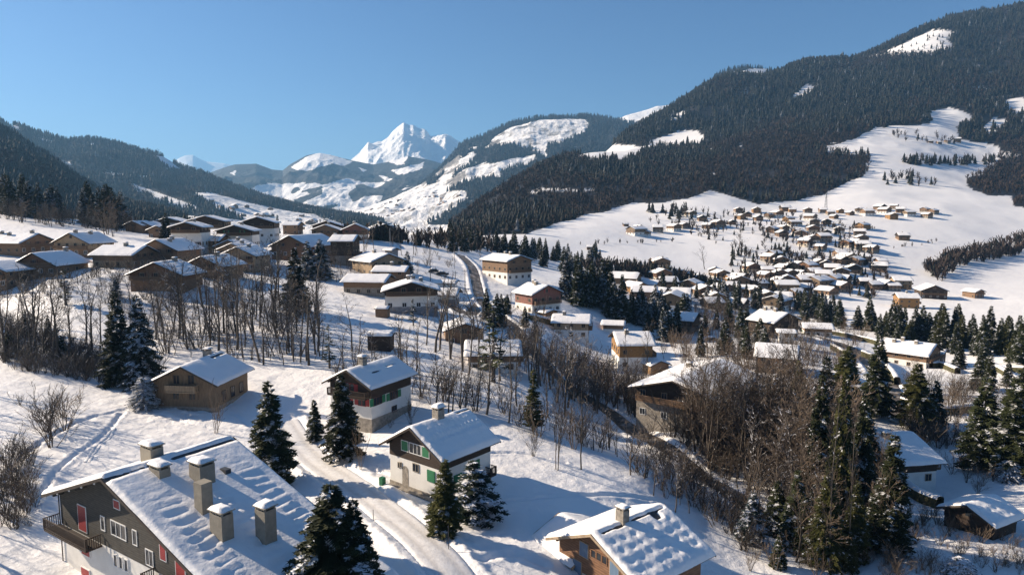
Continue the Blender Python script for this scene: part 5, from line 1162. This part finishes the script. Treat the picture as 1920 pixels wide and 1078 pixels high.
SS = [([(70,790),(125,770),(135,830),(80,850)], 6, (4, 6), 'tall bare shrub clump on the left snowfield', 'shrubs on the left snowfield', 40, 160), ([(0,860),(40,880),(50,1010),(0,1050)], 8, (2.5, 5), 'bare shrub at the lower left picture edge', 'shrubs at the lower left edge', 35, 120),
 ([(1400,1040),(1700,1010),(1760,1078),(1400,1110)], 14, (2, 3.6), 'brown bare bush at the bottom of the right thicket', 'bushes at the bottom right', 35, 120), ([(1180,830),(1420,880),(1460,1000),(1340,960)], 22, (2.5, 5), 'brown scrub bush in the hollow below the road', 'scrub in the hollow', 45, 140),
 ([(640,740),(760,760),(770,800),(640,800)], 7, (1.2, 2.4), 'small snowy bush in the garden of the white chalets', 'garden bushes of the white chalets', 60, 130), ([(1750,870),(1920,880),(1920,940),(1800,930)], 9, (2, 4), 'snow speckled bush right of the dark chalet', 'bushes right of the dark chalet', 50, 150),
 ([(150,660),(300,690),(260,720),(140,700)], 9, (2, 4), 'shaded bush along the edge of the left snowfield', 'bushes along the left snowfield', 80, 160)]
for p_, n, hr_, lab, grp, a0, a1 in SS: cluster(p_, n, SH, hr_, lab, 'shrub', grp, a0, a1, seed=9, wide=(1, 1.6), mind=.8)
# belts of leafless trees and groves out on the slopes: nobody could count these, one object each
def belt(name, poly, n, Hr, bare_p, label, y0=250, y1=2000, seed=0):
    r = np.random.RandomState(seed); xs = [p[0] for p in poly]; ys = [p[1] for p in poly]; out = []
    while len(out) < n:
        px, py = r.uniform(min(xs), max(xs)), r.uniform(min(ys), max(ys))
        if inpoly(np.array([px]), np.array([py]), poly)[0]:
            X, Y = hit(px, py, y0, y1, ground_h); out.append((X, Y, 0))
    pts = np.array(out); pts[:, 2] = ground_h(pts[:, 0], pts[:, 1])
    wood_object(name, pts, Hr[0] + (Hr[1] - Hr[0]) * r.rand(n), r.rand(n) < bare_p, label, seed, .1)
belt('tree_belt', [(1735,510),(1770,488),(1920,446),(1920,478),(1800,500),(1760,532)], 190, (9, 14), .95, 'belt of leafless trees running up from the flat field at the right edge', seed=61)
belt('tree_belt', [(1545,575),(1300,530),(1200,505),(1060,505),(1200,520),(1400,548),(1560,585)], 330, (5, 10), .55, 'mixed scrub and trees along the stream below the village', seed=62)
belt('tree_belt', [(1690,300),(1870,300),(1860,312),(1700,312)], 90, (11, 16), .25, 'line of spruces across the high snowfield', seed=63)
belt('tree_belt', [(1630,350),(1690,325),(1760,345),(1740,358),(1650,345)], 26, (10, 15), .4, 'scattered groves on the snow below the high clearing', seed=64)
belt('tree_belt', [(1200,412),(1290,395),(1470,405),(1600,420),(1640,470),(1640,560),(1400,545),(1370,500),(1370,470),(1230,420)], 420, (4, 10), .72, 'garden trees scattered among the village houses', seed=65)
belt('tree_belt', [(1660,250),(1740,255),(1850,265),(1840,272),(1700,270)], 26, (10, 15), .9, 'bare trees round the farm on the high clearing', seed=66)
belt('tree_belt', [(640,452),(860,448),(1000,470),(960,480),(800,466),(660,462)], 150, (5, 10), .88, 'brown wood along the plateau rim above the road head', 300, 700, seed=67)
belt('tree_belt', [(1640,112),(1690,80),(1770,52),(1795,60),(1780,92),(1700,104)], 46, (7, 13), .1, 'scattered spruces on the snowy clearing below the right summit', 1500, 2600, seed=90)
belt('tree_belt', [(1000,470),(1120,455),(1260,452),(1262,455),(1120,459),(1000,474)], 14, (3, 6), 1, 'sparse bushes along a field line on the wide snowfield', seed=91)
belt('tree_belt', [(1640,470),(1760,452),(1762,455),(1642,474)], 12, (3, 6), 1, 'sparse bushes on the field line right of the village', seed=92)
belt('tree_belt', [(1440,420),(1640,428),(1640,432),(1440,425)], 60, (3, 7), .9, 'hedge line under the top row of the village', seed=93)
belt('tree_belt', [(1440,470),(1660,500),(1670,530),(1660,532),(1640,505),(1440,476)], 90, (3, 7), .9, 'hedge line through the lower village', seed=94)
belt('tree_belt', [(1210,395),(1250,412),(1300,410),(1290,392)], 26, (8, 13), .4, 'grove beside the topmost left houses of the village', seed=68)
# near tangles: many light twiggy plants merged into one object each
LITE = []
for q, (kd, hh_) in enumerate((('shrub', 4.0), ('shrub', 4.0), ('shrub', 4.0), ('slender', 8.0), ('slender', 8.0), ('snag', 7.0))):
    T_, C_ = bare_mesh(300 + q, hh_, kd, 2); n0 = len(T_[0]); LITE.append((np.array(T_[0] + C_[0]), T_[1] + [tuple(i + n0 for i in f) for f in C_[1]], hh_))
LITE = [(v, np.array([f for f in F if len(f) == 4]), h_) for v, F, h_ in LITE]
def tangle(name, poly, n, label, kinds=(0, 1, 2), Hr=(1.2, 3.5), y0=40, y1=420, seed=0, mat='twigs', avoid=True):
    r = np.random.RandomState(seed); xs = [p[0] for p in poly]; ys = [p[1] for p in poly]; Vs = []; Fs = []; off = 0; k = 0
    qx = r.uniform(min(xs), max(xs), n * 8); qy = r.uniform(min(ys), max(ys), n * 8); m = inpoly(qx, qy, poly); qx = qx[m][:n]; qy = qy[m][:n]
    XY = np.array([hit(a, b, y0, y1) for a, b in zip(qx, qy)])
    if avoid:
        ok = np.ones(len(XY), bool)
        for hx, hy, hr_ in HOUSES: ok &= np.hypot(XY[:, 0] - hx, XY[:, 1] - hy) > hr_ * .9
        for rd in ROADS.values(): ok &= pdist(XY[:, 0], XY[:, 1], rd[0][::2]) > 2.3
        XY = XY[ok]
    ZZ = ground_h(XY[:, 0], XY[:, 1])
    for (X, Y), z in zip(XY, ZZ):
        v, f, h0 = LITE[kinds[r.randint(len(kinds))]]; s = r.uniform(*Hr) / h0; a = r.uniform(0, 6.28); c, sn = math.cos(a), math.sin(a); w = s * r.uniform(.9, 1.7)
        Vs.append(np.stack([(v[:, 0] * c - v[:, 1] * sn) * w + X, (v[:, 0] * sn + v[:, 1] * c) * w + Y, v[:, 2] * s + z], 1)); Fs.append(f + off); off += len(v)
    o = link(name, npmesh(name, np.vstack(Vs), np.vstack(Fs), [MAT[mat]])); tag(o, label, 'brushwood', kind='stuff'); return o
tangle('brushwood', [(0,412),(250,440),(260,428),(0,398)], 120, 'bare scrub under the woods above the left hamlet', (3, 4, 5, 1), (3, 9), 230, 330, 82, 'twigs')
tangle('brushwood', [(0,600),(60,620),(210,690),(300,700),(260,730),(180,720),(0,690)], 300, 'dark tangled brushwood on the bank left of the paired spruces', (0, 1, 2, 5), (1.5, 5), 70, 300, 69, 'twigs_grey')
tangle('brushwood', [(1190,780),(1300,770),(1520,780),(1640,950),(1560,1010),(1400,980),(1300,900)], 300, 'tangled brown undergrowth of the right thicket', (0, 1, 2, 3, 5), (2, 8), 45, 300, 70, 'twigs')
tangle('brushwood', [(200,600),(560,590),(620,640),(600,690),(300,670)], 170, 'sparse stems and low scrub on the slope behind the wooden chalet', (0, 3, 5, 4, 3, 4), (1, 8), 90, 260, 71, 'twigs_grey')
tangle('brushwood', [(180,545),(560,530),(540,590),(180,600)], 110, 'low scrub below the left hamlet', (0, 3, 4, 5), (1, 6), 100, 260, 72, 'twigs_grey')
tangle('brushwood', [(0,520),(180,505),(360,470),(500,475),(520,520),(300,545),(0,560)], 260, 'garden scrub between the houses of the left hamlet', (0, 1, 2, 4), (1, 4.5), 100, 320, 73, 'twigs')
tangle('brushwood', [(940,640),(1100,690),(1230,760),(1240,800),(1120,780),(960,690)], 340, 'scrub on both banks of the road', (0, 3, 4, 5, 4), (1.5, 9), 80, 260, 74, 'twigs')
tangle('brushwood', [(620,700),(780,700),(960,770),(1160,840),(1140,860),(940,790),(780,750),(640,730)], 150, 'thin scrub line above the white field', (0, 3, 4, 5), (1, 6), 70, 220, 75, 'twigs')
tangle('brushwood', [(1240,560),(1460,560),(1640,640),(1600,700),(1420,700),(1240,680)], 420, 'reddish brown scrub between the gardens of the wooded middle', (0, 1, 2, 3, 4), (1.5, 7), 120, 420, 76, 'twigs_warm')
tangle('brushwood', [(1640,700),(1900,740),(1920,840),(1720,860)], 240, 'scrub round the spruces below the hedged garden', (0, 1, 2, 3), (1.2, 5), 80, 260, 77, 'twigs')
tangle('brushwood', [(1560,985),(1720,940),(1920,1020),(1920,1078),(1580,1090)], 150, 'snowy scrub along the bottom right edge', (0, 1, 2), (.8, 2.4), 40, 140, 78, 'twigs_warm')
tangle('brushwood', [(0,840),(60,850),(70,940),(50,1060),(0,1070)], 45, 'dry grassy scrub along the left edge', (0, 1, 2), (1, 3.5), 35, 160, 79, 'twigs')
tangle('brushwood', [(560,470),(720,480),(860,470),(900,500),(700,540),(560,520)], 130, 'scrub around the farm and the great barn', (0, 1, 2, 3), (1, 4), 140, 420, 80, 'twigs')
tangle('brushwood', [(1180,840),(1300,870),(1480,990),(1420,1060),(1320,980),(1180,880)], 170, 'thin scrub in the hollow at the edge of the white field', (0, 1, 3, 5), (1, 4.5), 45, 140, 81, 'twigs')
def outside():
    r = np.random.RandomState(4); Vs = []; Fs = []; off = 0
    for k in range(34):
        Y = r.uniform(48, 135); X = -Y * .80 - r.uniform(3, 22); v, f, h0 = LITE[3 + r.randint(3)]; s_ = r.uniform(9, 15) / h0; a = r.uniform(0, 6.28); c, sn = math.cos(a), math.sin(a)
        Vs.append(np.stack([(v[:, 0] * c - v[:, 1] * sn) * s_ + X, (v[:, 0] * sn + v[:, 1] * c) * s_ + Y, v[:, 2] * s_ + gz(X, Y)], 1)); Fs.append(f + off); off += len(v)
    o = link('tree_belt', npmesh('tree_belt', np.vstack(Vs), np.vstack(Fs), [MAT['twigs_grey']])); tag(o, 'bare wood just beyond the left picture edge casting long shadows on the snowfield', 'forest', kind='stuff')
outside()
print('TREES', TREE_N)
# ------------------------------------------------------------------ hedges, poles, cars, wood piles, lamp, pylon
def hedge(pix, label, w=1.3, hh=1.6):
    pts = path_pts(pix, .8); T = np.gradient(pts, axis=0); T /= np.linalg.norm(T, axis=1)[:, None] + 1e-9; N = np.stack([-T[:, 1], T[:, 0]], 1)
    def tube(s, z, jitter, seed):
        V = []
        for j, (a, b) in enumerate(zip(s, z)):
            XY = pts + N * a; h0 = base_h(XY[:, 0], XY[:, 1]); jj = jitter * fbm(np.arange(len(pts)) * .7, np.full(len(pts), j * 3.1 + seed), 2)
            V.append(np.c_[XY + N * jj[:, None], h0 + b + jj * .6])
        V = np.stack(V, 1); return V.reshape(-1, 3), grid_faces(len(pts), len(s))
    c = np.array([*base0(pts)]); root = empty('hedge', (float(c[0]), float(c[1]), float(c[2]))); tag(root, label, 'hedge')
    V, F = tube([-w / 2, -w / 2 - .05, -w / 2, w / 2, w / 2 + .05, w / 2], [-.3, hh * .5, hh, hh, hh * .5, -.3], .25, 1); link('foliage', npmesh('foliage', V - c, F, [MAT['hedge']]), root)
    V, F = tube([-w / 2 - .08, -w / 2 + .1, 0, w / 2 - .1, w / 2 + .08], [hh - .05, hh + .28, hh + .38, hh + .28, hh - .05], .22, 5); link('snow', npmesh('snow', V - c, F, [MAT['snow_roof']], True), root)
def base0(pts): m = pts[len(pts) // 2]; return m[0], m[1], float(base_h(m[0], m[1]))
hedge([(1500,622),(1560,628),(1620,640),(1650,648)], 'long snow capped hedge behind the upper hedged road')
hedge([(1618,668),(1650,682),(1672,705),(1682,722)], 'thick clipped hedge curving in front of the long chalet')
hedge([(1745,690),(1768,690),(1795,702)], 'short clipped hedge block right of the long chalet')
hedge([(1856,690),(1880,702),(1905,722)], 'snow capped hedge at the right edge of the gardens')
hedge([(1560,655),(1590,672),(1600,680)], 'low hedge between the upper road and the snow roof'); hedge([(1690,760),(1760,778),(1830,772)], 'dark hedge along the lower side of the hedged garden')
hedge([(1685,905),(1720,935),(1762,952)], 'snow topped hedge running to the dark log cabin', 1.2, 1.3); hedge([(1860,697),(1920,700)], 'straight snow capped hedge farthest right')
hedge([(992,600),(1040,612),(1075,622)], 'brown hedge before the low roofed chalet', 1.0, 1.6)
def pole(px, py, top, label, name='utility_pole', lamp=False):
    X, Y = hit(px, py, 30, 900, ground_h); z = gz(X, Y); a_, t_ = ray(px, top); H = CAMZ + t_ * Y - z
    r = empty(name, (X, Y, z)); tag(r, label, 'pole' if not lamp else 'street lamp'); MB().bar((0, 0, -.5), (0, 0, H), .13, 7, .09).build('post', 'pole_wood' if not lamp else 'steel', r)
    if lamp: MB().bar((0, 0, H - .05), (1.1, 0, H + .1), .05).build('arm', 'steel', r); MB().box(.9, 1.5, -.12, .12, H + .02, H + .14).build('lamp_head', 'steel', r)
    else:
        MB().box(-.7, .7, -.05, .05, H - .7, H - .58).build('crossarm', 'pole_wood', r)
pole(807,527,488,'utility pole left of the flat roofed garage'); pole(854,541,508,'utility pole by the road beside the garages'); pole(872,553,505,'utility pole closest to the asphalt road bend'); pole(958,596,548,'utility pole before the reddish chalet')
pole(985,655,598,'utility pole beside the road below the half hidden chalet'); pole(1035,712,650,'utility pole at the foot of the bank left of the road'); pole(1120,775,706,'utility pole right above the wood piles bend')
def wires(a, b, label):
    m = MB(); pa, pb = [Vector((o.location.x, o.location.y, o.location.z + max(v.co.z for v in o.children[0].data.vertices) - .55)) for o in (a, b)]
    for off in (-.6, 0, .6):
        prev = None
        for k in range(13):
            t_ = k / 12; p = pa.lerp(pb, t_) + Vector((off, 0, -1.2 * 4 * t_ * (1 - t_)))
            if prev is not None: m.bar(prev, p, .018, 3)
            prev = p
    o = m.build('power_cable', 'rubber'); o['kind'] = 'stuff'; tag(o, label, 'cable')
_p = [o for o in COL.objects if o.name.startswith('utility_pole')]
for i_, lab_ in enumerate(['cables between the two poles by the garages', 'cables from the garages down to the road bend', 'cables crossing the road to the reddish chalet', 'cables along the road from the reddish chalet', 'cables above the road bank', 'cables towards the wood piles']): wires(_p[i_], _p[i_ + 1], lab_)
pole(732,480,428,'tall street lamp beside the wooden chalet above the farm lane','street_lamp',True); pole(1660,740,668,'lamp post on the verge of the hedged road','street_lamp',True); pole(1700,560,536,'utility pole before the honey timber farmhouse')
def pylon(px, py, top, label):
    X, Y = hit(px, py, 400, 1200, ground_h); z = gz(X, Y); a_, t_ = ray(px, top); H = CAMZ + t_ * Y - z
    r = empty('pylon', (X, Y, z)); tag(r, label, 'pylon'); m = MB(); b = 1.6
    for sx in (-1, 1):
        for sy in (-1, 1): m.bar((sx * b, sy * b, -1), (sx * .25, sy * .25, H), .16)
    n = 6
    for k in range(n):
        z0, z1 = H * k / n, H * (k + 1) / n; b0 = b + (.25 - b) * k / n; b1 = b + (.25 - b) * (k + 1) / n
        for s in (-1, 1): m.bar((-b0, s * b0, z0), (b1, s * b1, z1), .09); m.bar((s * b0, b0, z0), (s * b1, -b1, z1), .09)
    m.build('mast', 'steel', r); q = MB(); [q.bar((-3, 0, H * f), (3, 0, H * f), .12) for f in (.8, .93)]; q.build('crossarm', 'steel', r)
pylon(1548, 398, 362, 'lattice power pylon on the slope above the top village row')
MB().bar((0, 0, 0), (0, 0, 1), .03)
def stake(px, py, top, label):
    X, Y = hit(px, py, 18, 300, ground_h); z = gz(X, Y); a_, t_ = ray(px, top); o = MB().bar((0, 0, -.3), (0, 0, CAMZ + t_ * Y - z), .035, 5).build('snow_stake', 'pole_wood'); o.location = (X, Y, z); tag(o, label, 'stake')
stake(841,1032,985,'thin marker stake right of the lane'); stake(700,975,955,'short marker stake left of the lane')
def car(px, py, az, paint, label, snow=True):
    X, Y = hit(px, py, 40, 700); z = float(base_h(X, Y)); r = empty('parked_car', (X, Y, z), R(az)); tag(r, label, 'car')
    MB().prism([(-2.1, .35), (2.1, .35), (2.15, .75), (1.9, .95), (-2.0, 1.0), (-2.15, .7)], -.85, .85).build('body', paint, r)
    MB().prism([(-1.7, 1.0), (1.15, .97), (.55, 1.45), (-1.3, 1.48)], -.75, .75).build('cabin', 'pane', r)
    for sx in (-1.35, 1.35):
        for sy in (-.86, .86):
            w = MB().bar((sx, sy - .1, .33), (sx, sy + .1, .33), .33, 14).build('wheel', 'rubber', r); MB().bar((sx, sy - .11, .33), (sx, sy + .11, .33), .19, 10).build('rim', 'steel', w)
    for sy in (-.6, .6): MB().box(2.12, 2.17, sy - .16, sy + .16, .6, .75).build('headlight', 'white_trim', r)
    if snow: snow_pad('snow', 1.0, .78, .35, r, (-.4, 0, 1.45), 3, 9); snow_pad('snow', .5, .8, .2, r, (1.5, 0, .96), 5, 7)
car(518,474,10,'car_paint_dark','snow buried car right of the front light timber chalet'); car(694,504,30,'car_paint_red','red car beside the wooden chalet above the farm lane',False)
car(815,512,5,'car_paint_dark','snow buried car left of the utility poles, upper one'); car(830,517,0,'car_paint_dark','snow buried car left of the utility poles, lower one'); car(1062,604,40,'car_paint_dark','snow buried car between the reddish and the low roofed chalet'); car(948,566,100,'car_paint_dark','snow buried car by the roadside wall of the reddish chalet'); car(1335,640,20,'car_paint_dark','snow buried car before the dark chalet among black spruces'); car(1571,652,-35,'car_paint_dark','dark car on the upper hedged road',False)
def pile(px, py, az, L, label):
    X, Y = hit(px, py, 40, 400, ground_h); z = gz(X, Y); r = empty('wood_pile', (X, Y, z), R(az)); tag(r, label, 'wood pile'); m = MB(); q = random.Random(px)
    for k in range(int(L / .32)):
        for j in range(4): m.bar((-L / 2 + k * .32 + .16 * (j % 2), -.55, .15 + j * .27), (-L / 2 + k * .32 + .16 * (j % 2), .55, .15 + j * .27), .14, 6)
    m.build('logs', 'wood_brown', r); snow_pad('snow', L / 2 + .15, .75, .45, r, (0, 0, 1.15), px, 9)
pile(1195,742,-5,5,'upper wood pile under a thick snow cap left of the stone and timber chalet'); pile(1202,754,-8,5.5,'middle wood pile under a thick snow cap left of the stone and timber chalet'); pile(1210,766,-8,4,'lowest wood pile under a thick snow cap left of the stone and timber chalet')
# ski track up the left snowfield
def track(pix, label):
    pts = path_pts(pix, .8); V, F, _ = strip(pts, .34, 5, .03); 
    V[:, 2] = ground_h(V[:, 0], V[:, 1]) + np.tile([.0, .06, .02, .06, .0], len(pts)); o = link('ski_track', npmesh('ski_track', V, F, [MAT['snow']], True)); tag(o, kind='structure')
for dx in (0, 7): track([(160 + dx, 868), (180 + dx, 838), (200 + dx, 822), (208 + dx, 806)], '')
# ------------------------------------------------------------------ haze: one closed box of thin even air
def haze():
    x0, x1, y0, y1, z0, z1 = -16000, 16000, -400, 17500, -420, 1330
    V = np.array([(x, y, z) for x in (x0, x1) for y in (y0, y1) for z in (z0, z1)], float)
    F = np.array([(0, 1, 3, 2), (4, 6, 7, 5), (0, 4, 5, 1), (2, 3, 7, 6), (0, 2, 6, 4), (1, 5, 7, 3)])
    m = bpy.data.materials.new('haze'); m.use_nodes = True; nt = m.node_tree
    nt.nodes.remove(nt.nodes['Principled BSDF'])
    pv = nt.nodes.new('ShaderNodeVolumePrincipled'); pv.inputs['Color'].default_value = (0.28, 0.60, 1.0, 1)
    pv.inputs['Density'].default_value = HAZE_D; pv.inputs['Anisotropy'].default_value = 0.18
    nt.links.new(pv.outputs[0], nt.nodes['Material Output'].inputs['Volume'])
    o = link('haze', npmesh('haze', V, F, [m])); tag(o, kind='stuff'); return o
HAZE_D = 0.000075
haze()
